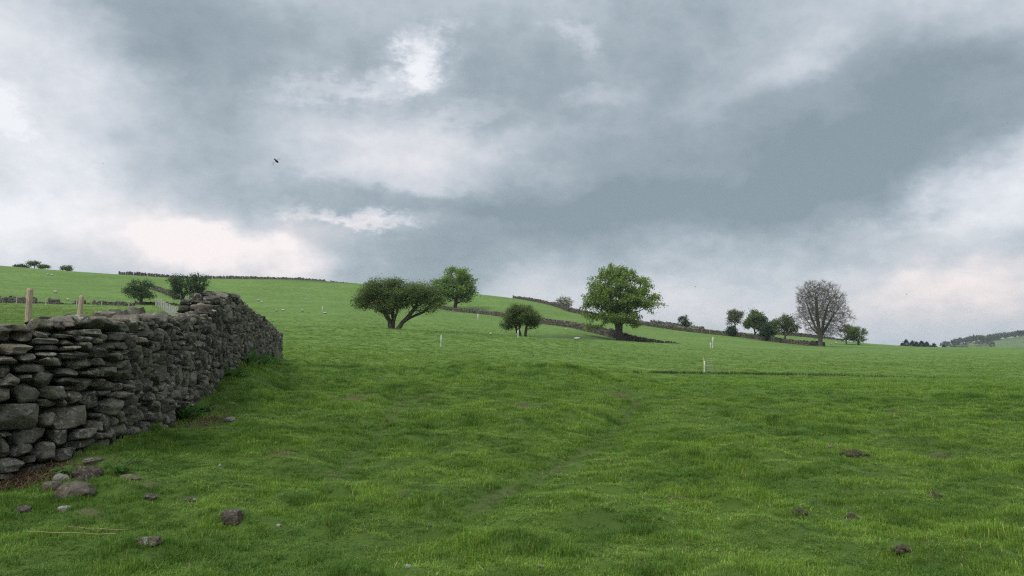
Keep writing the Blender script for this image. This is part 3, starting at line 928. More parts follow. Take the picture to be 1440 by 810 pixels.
rock('fallen_stone', 'small grey stone left of the dark flat stone near the dock plant', 299, 568, 8, 6, 'rock', fg, seed=15)
rock('fallen_stone', 'white stone at the wall foot between two green nettle clumps', 340, 517, 4, 6, 'pale_rock', fg, seed=16)
rock('pale_stone', 'small pale stone in the open turf just left of the largest molehill', 1168, 628, 7, 6, 'pale_rock', 'pale scraps in the turf', seed=17)
rock('pale_stone', 'white pebble in grass at the bottom edge, left of the pair', 574, 796, 9, 7, 'pale_rock', 'pale scraps in the turf', seed=18)
rock('pale_stone', 'white pebble in grass at the bottom edge, right of the pair', 760, 796, 8, 6, 'pale_rock', 'pale scraps in the turf', seed=19)
rock('pale_stone', 'pinkish pebble in grass right of the square grey stone', 392, 739, 8, 5, 'pale_rock', 'pale scraps in the turf', seed=20)
rock('pale_stone', 'tan lump in the turf below the middle of the field', 603, 741, 8, 9, 'rock', 'pale scraps in the turf', seed=21)
rock('pale_stone', 'white pebble upslope of the square grey stone near the wall', 309, 655, 5, 5, 'pale_rock', 'pale scraps in the turf', seed=22)
# slab leaning on the far end of the wall
sp = wpt(s_of_u(385)); sd_ = wdir(s_of_u(385))
slab_v = np.array([(-1.6, 0, 0), (1.9, 0, 0), (1.9, 0, .45), (-1.6, 0, .95), (-2.0, .12, 0), (1.9, .12, 0), (1.9, .16, .45), (-1.6, .16, .95)]) * np.array([.9, 1, .75])
slab_f = np.array([(0, 1, 2, 3), (7, 6, 5, 4), (0, 4, 5, 1), (1, 5, 6, 2), (2, 6, 7, 3), (3, 7, 4, 0)])
so_ = obj('stone_slab', mesh_np('stone_slab', slab_v, slab_f, [M['rock']], False), None,
          (sp[0] + sd_[1] * .28, sp[1] - sd_[0] * .28, gz(sp[0] + sd_[1] * .3, sp[1] - sd_[0] * .3) - .05), (R(-8), 0, math.atan2(sd_[1], sd_[0])))
tag(so_, 'pale edged sloping slab leaning against the far end of the near wall', 'slab')


# ------------------------------------------------------------------ far walls
def far_wall(name, label, pts, height, thick=.6, size=.34, jag=.25, gaps=(), mat='stone_far'):
    """pts: (u, distance) along the foot; follows the land"""
    W = np.array([[ray(u, 460)[0] * d, d] for u, d in pts])
    S = np.concatenate([[0], np.cumsum(np.hypot(*np.diff(W, axis=0).T))])
    hs = height if isinstance(height, (list, tuple)) else [height] * len(pts)
    org = Vector((W[0][0], W[0][1], gz(*W[0])))
    e = empty(name, org, label, 'wall', 'field walls on the hillside')
    lst, s = [], 0.0
    r2 = np.random.default_rng(len(label))
    while s < S[-1]:
        w = r2.uniform(.6, 1.3) * size
        x, y = np.interp(s, S, W[:, 0]), np.interp(s, S, W[:, 1])
        x2, y2 = np.interp(s + .2, S, W[:, 0]), np.interp(s + .2, S, W[:, 1])
        ht = np.interp(s, S, hs) * (1 + jag * 2 * fbm(s * .12, 3.3, 3)) + r2.uniform(-.08, .12)
        if any(a <= s / S[-1] <= b for a, b in gaps): ht *= .25
        a = math.atan2(y2 - y, x2 - x)
        zb = gz(x, y) - .1; z = zb
        nx, ny = -math.sin(a), math.cos(a)
        while z < zb + ht:
            h = r2.uniform(.5, 1.0) * size * .75
            for sd2 in ((-1, 1) if z + h < zb + ht else (0,)):
                o2 = sd2 * thick * .3 + r2.uniform(-.05, .05)
                lst.append(((x + nx * o2, y + ny * o2, z + h / 2), (r2.normal() * .1, r2.normal() * .12, a + r2.normal() * .1),
                            (w / 2 * 1.15, thick * (.28 if sd2 else .5), h / 2 * 1.2)))
            z += h
        s += w * .95
    o = join_stones('stones', lst, FAR_LIB, M[mat], e, org); o['kind'] = 'stuff'
    return e


FAR_LIB = [stone_mesh('s', 1, 700 + i, None, k=3, cuts=2, rough=.2) for i in range(10)]
far_wall('field_wall', 'long dark field wall sloping down the hillside behind the small round hawthorn to the big sycamore',
         [(618, 222), (645, 216), (700, 203), (765, 187), (800, 180), (840, 168), (868, 162), (884, 159), (910, 157), (955, 156)], [.9, 1.0, 1.2, 1.3, 1.5, 1.5, 1.6, 1.3, .9, .15], size=.42)
far_wall('field_wall', 'upper field wall curving down from the skyline to the bare tree',
         [(722, 281), (750, 274), (790, 248), (800, 241), (840, 238), (880, 236), (925, 233), (963, 230), (1000, 228), (1043, 225), (1070, 218), (1100, 208), (1130, 197), (1158, 189)],
         [1.1, 1.1, 1.3, 1.4, 1.5, 1.4, 1.3, 1.25, 1.25, 1.25, 1.2, 1.2, 1.2, 1.0], size=.45)
far_wall('field_wall', 'dark wall along the left skyline above the paired hawthorns', [(165, 273), (185, 275), (260, 284), (345, 291), (400, 291), (457, 290)], [1.6, 1.9, 1.5, 1.6, 1.5, 1.0], size=.5, jag=.2)
far_wall('field_wall', 'short broken stub of wall on the skyline left of the large hawthorn', [(464, 290), (476, 290), (494, 289)], [1.0, .9, .6], size=.5, gaps=((.3, .42),))
far_wall('field_wall', 'low crumbling wall with gaps along the far side of the fenced field at the left', [(-60, 119), (0, 119.5), (60, 120), (110, 121), (160, 122), (192, 122)], [.95, .95, .9, .6, .7, .65], size=.34, gaps=((.44, .5), (.56, .64), (.70, .74), (.985, 1)))
far_wall('field_wall', 'short stretch of wall climbing between the hawthorns at the left', [(212, 205), (225, 190), (240, 172), (250, 160)], 1.1, size=.4)
far_wall('field_wall', 'low wall line between the hawthorn trunks at the left', [(190, 133), (225, 132), (262, 131), (290, 131)], [.5, .45, .45, .4], size=.34)
far_wall('field_wall', 'distant wall on the skyline behind the small dark tree', [(915, 268), (940, 266), (965, 264), (990, 262)], [1.5, 1.2, .9, .6], size=.5)
far_wall('field_wall', 'distant wall seen under the crowns of the tree row at the right', [(1080, 281), (1110, 282), (1150, 285), (1185, 285)], [1.3, 1.4, 1.2, .7], size=.5)


# ------------------------------------------------------------------ fences
def post_mesh(name, h, w, d, mat, bev=.12):
    V, Fc = [], []
    prof = [(0, 1.0), (h * .33, 1.02), (h * .66, .98), (h - w * .4, 1.0), (h, .8)]
    for z, k in prof:
        for a in range(8):
            t = a * math.pi / 4 + .39
            V.append((math.cos(t) * w * .54 * k + random.uniform(-1, 1) * w * .02, math.sin(t) * d * .54 * k, z))
    for i in range(len(prof) - 1):
        for a in range(8): Fc.append((i * 8 + a, i * 8 + (a + 1) % 8, i * 8 + 8 + (a + 1) % 8, i * 8 + 8 + a))
    V.append((0, 0, h + w * .03)); n = len(V) - 1; b = (len(prof) - 1) * 8
    tri = [(b + a, b + (a + 1) % 8, n) for a in range(8)]
    return mesh_np(name, V, [np.array(Fc), np.array(tri)], [mat], False)


def wire_grid(pts, heights, rad, vstep=0):
    """horizontal wires through pts (base positions), optional vertical stays"""
    V, Fc = [], []

    def bar(a, b, r_):
        a, b = Vector(a), Vector(b); dd = (b - a).normalized()
        s1 = dd.orthogonal().normalized() * r_; s2 = dd.cross(s1)
        n = len(V)
        for q in (a, b):
            for k in range(3):
                t = k * 2.094; V.append(tuple(q + s1 * math.cos(t) + s2 * math.sin(t)))
        for k in range(3): Fc.append((n + k, n + (k + 1) % 3, n + 3 + (k + 1) % 3, n + 3 + k))
    for a, b in zip(pts[:-1], pts[1:]):
        for h in heights: bar((a[0], a[1], a[2] + h), (b[0], b[1], b[2] + h), rad)
        if vstep:
            L_ = (Vector(b) - Vector(a)).length; n = int(L_ / vstep)
            for i in range(n):
                p_ = Vector(a).lerp(Vector(b), (i + .5) / n)
                bar((p_.x, p_.y, p_.z + heights[0]), (p_.x, p_.y, p_.z + heights[-1]), rad * .7)
    return V, np.array(Fc)


def fence(name, label, spots, h, w, mat, wires, rad, vstep=0, group='post and wire fences'):
    """spots: list of (x, y)"""
    base = [(x, y, gz(x, y)) for x, y in spots]
    e = empty(name, base[0], label, 'fence', group)
    me = post_mesh('post', h + .3, w, w, M[mat])
    for b in base:
        obj('post', me, e, Vector((b[0], b[1], b[2] - .3)) - e.location, (random.gauss(0, .02), random.gauss(0, .03), random.uniform(-.3, .3)))
    V, Fc = wire_grid([tuple(Vector(b) - e.location) for b in base], wires, rad, vstep)
    o = obj('wire_mesh', mesh_np('wire_mesh', V, Fc, [M['wire']], False), e); o['kind'] = 'stuff'
    return e


def uv_spot(u, d): return (ray(u, 440)[0] * d, d)


pA, pB = Vector(uv_spot(38, 15.0)), Vector(uv_spot(106, 19.0))
dv = pB - pA
near_sp = [pA - dv * 2, pA - dv, pA, pB, pB + dv, pB + dv * 2]
ht_A = P(38, 405, 15).z - gz(*pA)
fence('wire_fence', 'pale wooden posts with sheep netting just behind the near stone wall', [tuple(p_) for p_ in near_sp[:4]], ht_A, .105, 'post',
      [.08, .2, .33, .47, .62, .8, .98, 1.12], .0015, .15)
fence('wire_fence', 'thin grey posts in a level line in front of the crumbling far wall', [uv_spot(u, 114) for u in (-62, -20, 22, 64, 107, 142, 181)], 1.2, .11, 'far_post', [.3, .6, .9, 1.1], .006)
fence('wire_fence', 'close looking row of pale posts running end on up the slope by the left hawthorns',
      [uv_spot(u, d) for u, d in zip(np.linspace(219, 252, 13), np.linspace(128, 82, 13))], 1.35, .16, 'far_post', [.2, .4, .6, .8, 1.0, 1.2], .014, .5)


def guard(label, u, vb, vt, wpx=2.2, cage=False, stake=False, d=None):
    c = hit(u, vb) if d is None else at(u, d)
    k = c.y / F; h = (vb - vt) * k; w = wpx * k * .8
    e = empty('tree_guard', c, label, 'tree guard', 'white tree guards and stakes in the field')
    if stake: obj('stake', post_mesh('stake', h, w * .8, w * .8, M['stake']), e, (-w * .4, 0.05, 0)); h *= .8
    V, Fc = [], []
    for z, r_ in ((0, w * .52), (h * .5, w * .5), (h, w * .52), (h, w * .42), (h * .1, w * .40)):
        for a in range(10): V.append((math.cos(a * .6283) * r_, math.sin(a * .6283) * r_, z))
    for i in range(4):
        for a in range(10): Fc.append((i * 10 + a, i * 10 + (a + 1) % 10, i * 10 + 10 + (a + 1) % 10, i * 10 + 10 + a))
    obj('tube', mesh_np('tube', V, np.array(Fc), [M['white_tube']]), e, (0, 0, -.03), (0, random.gauss(0, .03), 0))
    if not stake and not cage:
        obj('stake', post_mesh('stake', h * 1.12, w * .4, w * .4, M['stake']), e, (w * .6, .03, -.03))
    if cage:
        V, Fc = [], []; rc = .22; cx = .45
        ring = [(cx + math.cos(a * .5236) * rc, math.sin(a * .5236) * rc, 0) for a in range(13)]
        V, Fc = wire_grid(ring, [.05 + .15 * i for i in range(8)], .005, .08)
        o = obj('wire_cage', mesh_np('wire_cage', V, Fc, [M['wire']], False), e); o['kind'] = 'stuff'


guard('white tube with yellowish stake and wire cage beside it, nearest tree guard above the rushes', 991, 525, 503, 2.0, cage=True, stake=True)
guard('taller of the two white tubes standing side by side on the crest', 1002, 489.5, 474, 1.8)
guard('shorter of the two white tubes standing side by side on the crest', 999, 489.5, 482, 1.8)
guard('single white post in the open field right of the large hawthorn', 620, 488, 471, 2.0)
guard('white post at the left foot of the small round hawthorn', 728.5, 475.5, 464, 1.8)
guard('thin white post among sheep on the far left slope', 453, 440, 431, 1.4)
guard('short pale post in front of the dark field wall', 672, 449, 442, 1.8)


# ------------------------------------------------------------------ trees
def frustums(P0, P1, R0, R1, k):
    n = len(P0)
    D = P1 - P0; L_ = np.linalg.norm(D, axis=1, keepdims=True) + 1e-9; D = D / L_
    up = np.where(np.abs(D[:, 2:3]) < .9, np.array([[0, 0, 1.]]), np.array([[1., 0, 0]]))
    A = np.cross(D, up); A /= np.linalg.norm(A, axis=1, keepdims=True) + 1e-9
    B = np.cross(D, A)
    t = np.arange(k) * 2 * math.pi / k
    ring = A[:, None, :] * np.cos(t)[None, :, None] + B[:, None, :] * np.sin(t)[None, :, None]
    V = np.concatenate([P0[:, None] + ring * R0[:, None, None], (P1 + D * L_ * .04)[:, None] + ring * R1[:, None, None]], 1).reshape(-1, 3)
    i = np.arange(n)[:, None] * 2 * k; a = np.arange(k)[None]; b = (a + 1) % k
    return V, np.stack([i + a, i + b, i + k + b, i + k + a], -1).reshape(-1, 4)


def grow(start, attr, step, di, dk, r0, iters=160, seed=0, wig=.2):
    """branch skeleton that grows toward the crown's clumps"""
    rg = np.random.default_rng(seed)
    nodes = [np.array(p_, float) for p_, _ in start]; par = [q for _, q in start]
    nodes = np.array(nodes); par = list(par)
    A = attr.copy()
    dist = np.full(len(A), 1e9); near = np.zeros(len(A), int); kids = np.zeros(20000, int)

    def upd(lo):
        nonlocal dist, near
        if lo >= len(nodes) or not len(A): return
        for b in range(lo, len(nodes), 400):
            sub = nodes[b:b + 400]
            d2 = ((A[:, None] - sub[None])**2).sum(-1); m = d2.argmin(1); dm = d2[np.arange(len(A)), m]
            w = dm < dist; dist[w] = dm[w]; near[w] = m[w] + b
    upd(0)
    for it in range(iters):
        if not len(A): break
        act = dist < di * di
        if not act.any(): act = dist <= np.partition(dist, min(5, len(dist) - 1))[min(5, len(dist) - 1)]
        v = A[act] - nodes[near[act]]; v /= np.linalg.norm(v, axis=1, keepdims=True) + 1e-9
        idx, inv = np.unique(near[act], return_inverse=True)
        ok_ = kids[idx] < 3
        S = np.zeros((len(idx), 3)); np.add.at(S, inv, v)
        S /= np.linalg.norm(S, axis=1, keepdims=True) + 1e-6
        S += rg.normal(size=S.shape) * wig
        S /= np.linalg.norm(S, axis=1, keepdims=True) + 1e-6
        if not ok_.all():
            bad = np.isin(near, idx[~ok_]); A, dist, near = A[~bad], dist[~bad], near[~bad]
            idx, S = idx[ok_], S[ok_]
            if not len(idx): continue
        kids[idx] += 1
        new = nodes[idx] + S * step
        lo = len(nodes); nodes = np.vstack([nodes, new]); par += list(idx)
        upd(lo)
        keep = dist > dk * dk
        A, dist, near = A[keep], dist[keep], near[keep]
        if len(nodes) > 5200: break
    par = np.array(par); n = len(nodes)
    cnt = np.ones(n)
    for i in range(n - 1, 0, -1):
        if par[i] >= 0: cnt[par[i]] += cnt[i]
    return nodes, par, cnt


def make_tree(name, label, u, d, env, leaf, bark='bark', stems=None, tip=.018, trunk_r=.35, blob=1.3, flat=.6, nblob=60, per=22, leafn=10, leafs=.32,
              spread=.5, twigs=0, leaf_prob=1.0, seed=1, group=None, step=None, cat='tree', sparse=None, hang=0, base=None, leaf2=None, dk=1.25, wig=.2, fill=6, rexp=.46):
    """env: ovals (u, v, ru, rv) in photo pixels that outline the crown at the tree's own distance"""
    rg = np.random.default_rng(seed)
    b = at(u, d) if base is None else base
    k = d / F
    step = step or .45
    E = [((eu - u) * k, P(eu, ev, d).z - b.z, ru * k, rv * k) for eu, ev, ru, rv in env]
    vol = np.array([e[2]**2 * e[3] for e in E]); vol = vol / vol.sum()
    cents = []
    for _ in range(nblob):
        e = E[rg.choice(len(E), p=vol)]
        q = rg.normal(size=3); q /= np.linalg.norm(q)
        q *= rg.uniform(.15, 1)**.45 * .88
        cents.append((e[0] + q[0] * e[2], q[1] * e[2] * .9, e[1] + q[2] * e[3]))
    cents = np.array(cents)
    pts = np.repeat(cents, per, axis=0)
    q = rg.normal(size=pts.shape); q /= np.linalg.norm(q, axis=1, keepdims=True)
    q *= rg.random((len(q), 1))**(1 / 3) * blob; q[:, 2] *= flat
    pts = pts + q
    pts = pts[pts[:, 2] > .5]
    if stems is None:
        lo = min(e[1] - e[3] for e in E)
        top = max(1.2, lo * .9 + .3)
        n = max(3, int(top / .5)); start = []
        for i in range(n + 1): start.append(((rg.normal() * .03 * i, rg.normal() * .03 * i, top * i / n - .1), i - 1))
        nodes0 = start
    else:
        nodes0 = []
        for st in stems:                       # each stem is a list of local px offsets (du, height_px)
            prev = -1
            for j, (du, hp, dy) in enumerate(st):
                if j == 0: nodes0.append(((du * k, dy, -.1), -1)); prev = len(nodes0) - 1; last = nodes0[-1][0]; continue
                tgt = np.array((du * k, dy, hp * k)); seg = max(1, int(np.linalg.norm(tgt - np.array(last)) / .5))
                for q_ in range(1, seg + 1):
                    p_ = np.array(last) + (tgt - np.array(last)) * q_ / seg
                    nodes0.append((tuple(p_ + rg.normal(size=3) * .03), prev)); prev = len(nodes0) - 1
                last = tuple(tgt)
    nodes, par, cnt = grow(nodes0, pts, step, step * 9, step * dk, 0, seed=seed, wig=wig)
    mx = cnt.max()
    rad = np.maximum(tip, trunk_r * (cnt / mx)**rexp)
    has = par >= 0
    P1, P0 = nodes[has], nodes[par[has]]
    R1, R0 = rad[has], np.minimum(rad[par[has]], rad[has] * 1.7)
    low = P0[:, 2] < 1.0
    R0 = np.where(low, R0 * (1 + .35 * np.clip(1 - P0[:, 2], 0, 1)), R0)
    thick = R1 > .09
    Vs, Fs, o_ = [], [], 0
    for m_, kk in ((thick, 7), (~thick, 3)):
        if m_.any():
            V, Fq = frustums(P0[m_], P1[m_], R0[m_], R1[m_], kk); Vs.append(V); Fs.append(Fq + o_); o_ += len(V)
    thin = np.where(cnt <= 14)[0]
    if twigs:
        src = np.repeat(thin, twigs)
        dirs = rg.normal(size=(len(src), 3)); dirs[:, 2] += .35
        pd = nodes[src] - nodes[np.maximum(par[src], 0)]; pd /= np.linalg.norm(pd, axis=1, keepdims=True) + 1e-6
        dirs = dirs / np.linalg.norm(dirs, axis=1, keepdims=True) * .75 + pd * .9
        ln = rg.uniform(.35, 1.0, (len(src), 1))
        a = nodes[src]; b_ = a + dirs * ln
        V, Fq = frustums(a, b_, np.full(len(src), tip * .8), np.full(len(src), tip * .4), 3); Vs.append(V); Fs.append(Fq + o_); o_ += len(V)
    e = empty(name, b, label, cat, group)
    obj('trunk', mesh_np('trunk', np.vstack(Vs), np.vstack(Fs), [M[bark]]), e)
    if leafn:
        sel = thin[thin >= len(nodes0)]
        if leaf_prob < 1: sel = sel[rg.random(len(sel)) < leaf_prob]
        if sparse is not None: sel = sel[[rg.random() < sparse(*nodes[i]) for i in sel]]
        c = np.repeat(nodes[sel], leafn, axis=0)
        off = rg.normal(size=c.shape) * spread; off[:, 2] *= .65; off[:, 2] -= hang
        c = c + off
        if fill:
            src = pts if sparse is None else pts[[rg.random() < sparse(*p_) for p_ in pts]]
            c2 = np.repeat(src, fill, axis=0); c = np.vstack([c, c2 + rg.normal(size=c2.shape) * spread * .8])
        n = len(c)
        A = rg.normal(size=(n, 3)); A /= np.linalg.norm(A, axis=1, keepdims=True)
        up = np.array([0, 0, 1.]) + rg.normal(size=(n, 3)) * .7
        B = np.cross(up, A); B /= np.linalg.norm(B, axis=1, keepdims=True) + 1e-9
        A = np.cross(B, up); A /= np.linalg.norm(A, axis=1, keepdims=True) + 1e-9
        s = leafs * rg.uniform(.5, 1.15, (n, 1))
        V = np.stack([c - A * s * .5, c + B * s * .38, c + A * s * .5, c - B * s * .38], 1).reshape(-1, 3)
        tone = np.repeat(np.clip(rg.normal(.5, .25, n), 0, 1), 4)
        Fq = np.arange(n * 4).reshape(-1, 4)
        fm = None; mats = [M[leaf]]
        if leaf2: mats.append(M[leaf2]); fm = (rg.random(n) < .25).astype(int)
        cr_ = obj('crown', mesh_np('crown', V, Fq, mats, False, fm, {'tone': tone}), e); cr_['kind'] = 'stuff'
    return e


hg = 'trees on the hillside'
make_tree('hawthorn_tree', 'wide spreading olive hawthorn with twin crowns and forked leaning trunks in mid field', 552, 93.5,
          [(533, 412, 32, 20), (548, 402, 20, 14), (512, 424, 17, 11), (592, 412, 29, 17), (605, 424, 20, 13), (565, 420, 30, 15), (575, 404, 18, 10), (545, 430, 26, 9), (600, 434, 14, 7), (520, 418, 16, 14)], 'haw', 'bark',
          stems=[[(-3, 0, 0), (-4, 12, .1), (-12, 24, -.4), (-22, 32, -.8)], [(0, 0, .2), (0, 14, .3), (-2, 30, .6)], [(-1, 0, .3), (3, 13, -.3), (7, 26, -.6)],
                 [(6, 0, -.1), (14, 10, -.2), (25, 22, -.3), (34, 34, 0)], [(5, 0, .2), (18, 14, .5), (30, 20, .6), (44, 26, .9)]],
          trunk_r=.28, blob=.8, nblob=190, per=16, leafn=10, leafs=.185, spread=.28, twigs=1, tip=.009, fill=9, seed=3, group=hg, step=.27, leaf2='haw2')
make_tree('hawthorn_tree', 'small round dark green hawthorn on two short stems in mid field', 733, 103,
          [(733, 445, 29, 15), (733, 437, 20, 10), (715, 454, 14, 9), (751, 453, 13, 9)], 'haw2', 'bark',
          stems=[[(-1, 0, 0), (-6, 6, 0), (-8, 14, .3), (-10, 22, .3)], [(6, 0, .1), (7, 10, .1), (8, 22, 0)], [(-1, 0, .1), (-3, 10, -.2), (0, 22, -.2)]],
          trunk_r=.17, blob=.6, nblob=110, per=14, leafn=12, leafs=.17, spread=.22, twigs=1, tip=.009, fill=8, seed=5, group=hg, step=.26, leaf2='haw')
make_tree('sycamore_tree', 'large bright green sycamore with broad domed crown at the lower end of the field wall', 870, 153,
          [(869, 385, 31, 17), (872, 400, 50, 24), (874, 422, 61, 22), (838, 420, 22, 17), (908, 424, 28, 22), (868, 444, 54, 12), (828, 434, 13, 10), (836, 460, 22, 7), (904, 459, 22, 6)], 'syc', 'bark',
          stems=[[(0, 0, 0), (1, 22, 0), (0, 40, .3)], [(1, 0, .1), (3, 24, 0), (16, 48, -.5)], [(0, 0, -.1), (-2, 24, 0), (-16, 46, .5)]],
          trunk_r=.50, blob=1.05, flat=.42, nblob=360, per=14, leafn=9, leafs=.36, spread=.32, tip=.026, fill=4, seed=8, group=hg, step=.46, hang=.05,
          sparse=lambda x, y, z: .45 if (x > 6 and z < 8.5) else .95)
make_tree('sycamore_tree', 'dense round bright green sycamore behind the right side of the wide hawthorn', 640, 222,
          [(640, 392, 30, 18), (640, 410, 36, 15), (655, 416, 20, 10), (622, 404, 18, 14)], 'syc2', 'bark',
          trunk_r=.55, blob=1.35, flat=.5, nblob=125, per=18, leafn=10, leafs=.50, spread=.45, tip=.035, fill=3, seed=12, group=hg, step=.55)
make_tree('ash_tree', 'small pale thinly leafed tree on the skyline behind the upper wall', 796, 268, [(795, 425, 14, 8), (795, 430, 12, 5)], 'pale', 'bark_pale',
          trunk_r=.2, blob=1.0, nblob=40, per=14, leafn=5, leafs=.42, spread=.4, tip=.03, twigs=1, seed=14, fill=2, group=hg, step=.5)
make_tree('thorn_tree', 'little dark windswept tree standing on the upper wall against the sky', 963, 236, [(962, 450, 8, 7), (965, 456, 8, 4)], 'blueg', 'bark',
          trunk_r=.2, blob=.8, nblob=30, per=14, leafn=7, leafs=.4, spread=.3, tip=.03, fill=2, seed=15, group=hg, step=.42, leaf2='brownl')
make_tree('ash_tree', 'pale sparse tree with an ivied foot, leftmost of the right hand row', 1034, 228, [(1035, 446, 13, 11), (1028, 452, 8, 8)], 'pale', 'bark',
          trunk_r=.22, blob=.9, nblob=42, per=14, leafn=5, leafs=.40, spread=.4, tip=.03, twigs=1, seed=16, fill=4, group=hg, step=.45)
make_tree('ivy_bush', 'rounded dark ivy bush at the foot of the pale sparse tree', 1030, 226, [(1030, 465, 8, 6)], 'blueg', 'bark',
          trunk_r=.15, blob=.7, nblob=26, per=12, leafn=10, leafs=.4, spread=.3, tip=.03, seed=17, cat='bush', group='bushes by the upper wall', step=.4)
make_tree('sycamore_tree', 'darker green leafy tree, second of the right hand row', 1062, 222, [(1062, 446, 15, 10), (1056, 456, 11, 7), (1072, 456, 12, 9)], 'midg', 'bark',
          trunk_r=.25, blob=1.0, nblob=55, per=16, leafn=8, leafs=.48, spread=.42, tip=.03, fill=5, seed=18, group=hg, step=.46, leaf2='haw')
make_tree('holly_bush', 'dense blue green bush filling the gap between two trees of the right hand row', 1083, 214, [(1084, 462, 11, 11), (1076, 468, 9, 8)], 'blueg', 'bark',
          trunk_r=.15, blob=.8, nblob=45, per=14, leafn=9, leafs=.42, spread=.35, tip=.03, fill=4, seed=19, cat='bush', group='bushes by the upper wall', step=.42)
make_tree('ash_tree', 'thin leaved grey green tree, left neighbour of the bare tree', 1103, 207, [(1104, 452, 18, 10), (1111, 460, 16, 10), (1094, 460, 11, 8)], 'midg', 'bark_pale',
          trunk_r=.22, blob=.9, nblob=52, per=14, leafn=5, leafs=.38, spread=.4, tip=.028, twigs=1, seed=20, fill=5, group=hg, step=.44, leaf2='pale')
make_tree('bare_tree', 'tall almost leafless tree with a fan of fine upright branches at the right', 1153, 188,
          [(1155, 428, 34, 30), (1150, 415, 24, 18), (1175, 440, 22, 20), (1132, 442, 14, 18), (1158, 462, 30, 10)], 'pale', 'bark_pale',
          stems=[[(0, 0, 0), (0, 18, 0), (-2, 42, .3), (-3, 66, .3)], [(1, 0, .1), (2, 18, 0), (6, 40, -.6), (10, 58, -1)], [(0, 0, -.1), (-1, 17, .1), (-9, 38, .5), (-14, 56, .8)], [(1, 0, -.1), (2, 14, 0), (14, 32, .4), (22, 46, .6)],
                 [(0, 0, .1), (-1, 14, 0), (-14, 28, -.6), (-23, 42, -1)]],
          trunk_r=.42, blob=1.8, flat=.9, nblob=190, per=26, leafn=1, leafs=.22, spread=.35, tip=.017, twigs=8, leaf_prob=.6, fill=0, dk=1.1, wig=.10, rexp=.68, seed=22, group=hg, step=.46, leaf2='brownl')
make_tree('hawthorn_bush', 'low rounded green bush right of the bare tree', 1207, 218, [(1206, 468, 14, 11), (1198, 466, 13, 10), (1205, 477, 13, 6)], 'haw', 'bark',
          trunk_r=.2, blob=.8, nblob=55, per=14, leafn=10, leafs=.34, spread=.32, tip=.03, seed=23, cat='bush', group='bushes by the upper wall', step=.42)
make_tree('thorn_bush', 'bronze twiggy bush between the bare tree and the rounded green bush', 1190, 222, [(1188, 461, 11, 8), (1190, 472, 10, 10)], 'brownl', 'bark',
          trunk_r=.15, blob=.8, nblob=26, per=14, leafn=7, leafs=.32, spread=.35, tip=.03, twigs=1, fill=3, seed=24, cat='bush', group='bushes by the upper wall', step=.42)
make_tree('hawthorn_tree', 'lone dark hawthorn, leftmost of three above the near wall', 197, 130, [(194, 403, 20, 11), (183, 409, 13, 9), (204, 414, 13, 9), (194, 412, 21, 10)], 'blueg', 'bark',
          stems=[[(0, 0, 0), (0, 10, 0), (-1, 20, 0)]], trunk_r=.24, blob=.6, nblob=80, per=14, leafn=9, leafs=.24, spread=.26, tip=.016, fill=2, seed=25, group=hg, step=.32, leaf2='haw2')
make_tree('hawthorn_tree', 'middle hawthorn of three above the near wall, with airy crown', 254, 136, [(250, 397, 18, 12), (246, 411, 15, 11)], 'blueg', 'bark',
          stems=[[(0, 0, 0), (1, 12, 0), (-2, 24, 0)], [(1, 0, 0), (3, 12, 0), (6, 22, 0)]], trunk_r=.22, blob=.65, nblob=62, per=14, leafn=8, leafs=.26, spread=.28, tip=.016, fill=2, seed=26, group=hg, step=.34, leaf2='haw2')
make_tree('hawthorn_tree', 'densest hawthorn of three, standing right of its neighbour above the near wall', 268, 139, [(277, 395, 15, 11), (274, 408, 17, 11)], 'blueg', 'bark',
          stems=[[(0, 0, 0), (4, 12, 0), (9, 22, 0)]], trunk_r=.24, blob=.65, nblob=70, per=14, leafn=10, leafs=.26, spread=.28, tip=.016, fill=2, seed=27, group=hg, step=.34, leaf2='haw2')
sk = 'small trees on the left skyline'
make_tree('windswept_tree', 'flat topped windswept tree on the left skyline, taller of two leaning together', 44, 262, [(42, 370.5, 8, 1.8)], 'haw2', 'bark', trunk_r=.15, blob=.8, flat=.4, nblob=20, per=10, leafn=4, leafs=.42, spread=.4, tip=.04, seed=28, group=sk, step=.42)
make_tree('windswept_tree', 'low windswept tree trailing right on the left skyline', 52, 262, [(57, 375, 8, 1.6)], 'haw2', 'bark', trunk_r=.15, blob=.7, flat=.4, nblob=18, per=10, leafn=4, leafs=.42, spread=.4, tip=.04, seed=29, group=sk, step=.42)
make_tree('gorse_bush', 'dark flat bush at the far left of the skyline', 26, 262, [(20, 375, 8, 2), (30, 376, 8, 2)], 'blueg', 'bark', trunk_r=.12, blob=.8, nblob=26, per=10, leafn=8, leafs=.42, spread=.4, tip=.04, seed=30, cat='bush', group=sk, step=.42)
make_tree('windswept_tree', 'pale open crowned little tree alone on the left skyline', 91, 264, [(90, 378, 8, 3.2)], 'pale', 'bark', trunk_r=.15, blob=.8, nblob=22, per=10, leafn=4, leafs=.42, spread=.35, tip=.04, seed=31, group=sk, step=.42)

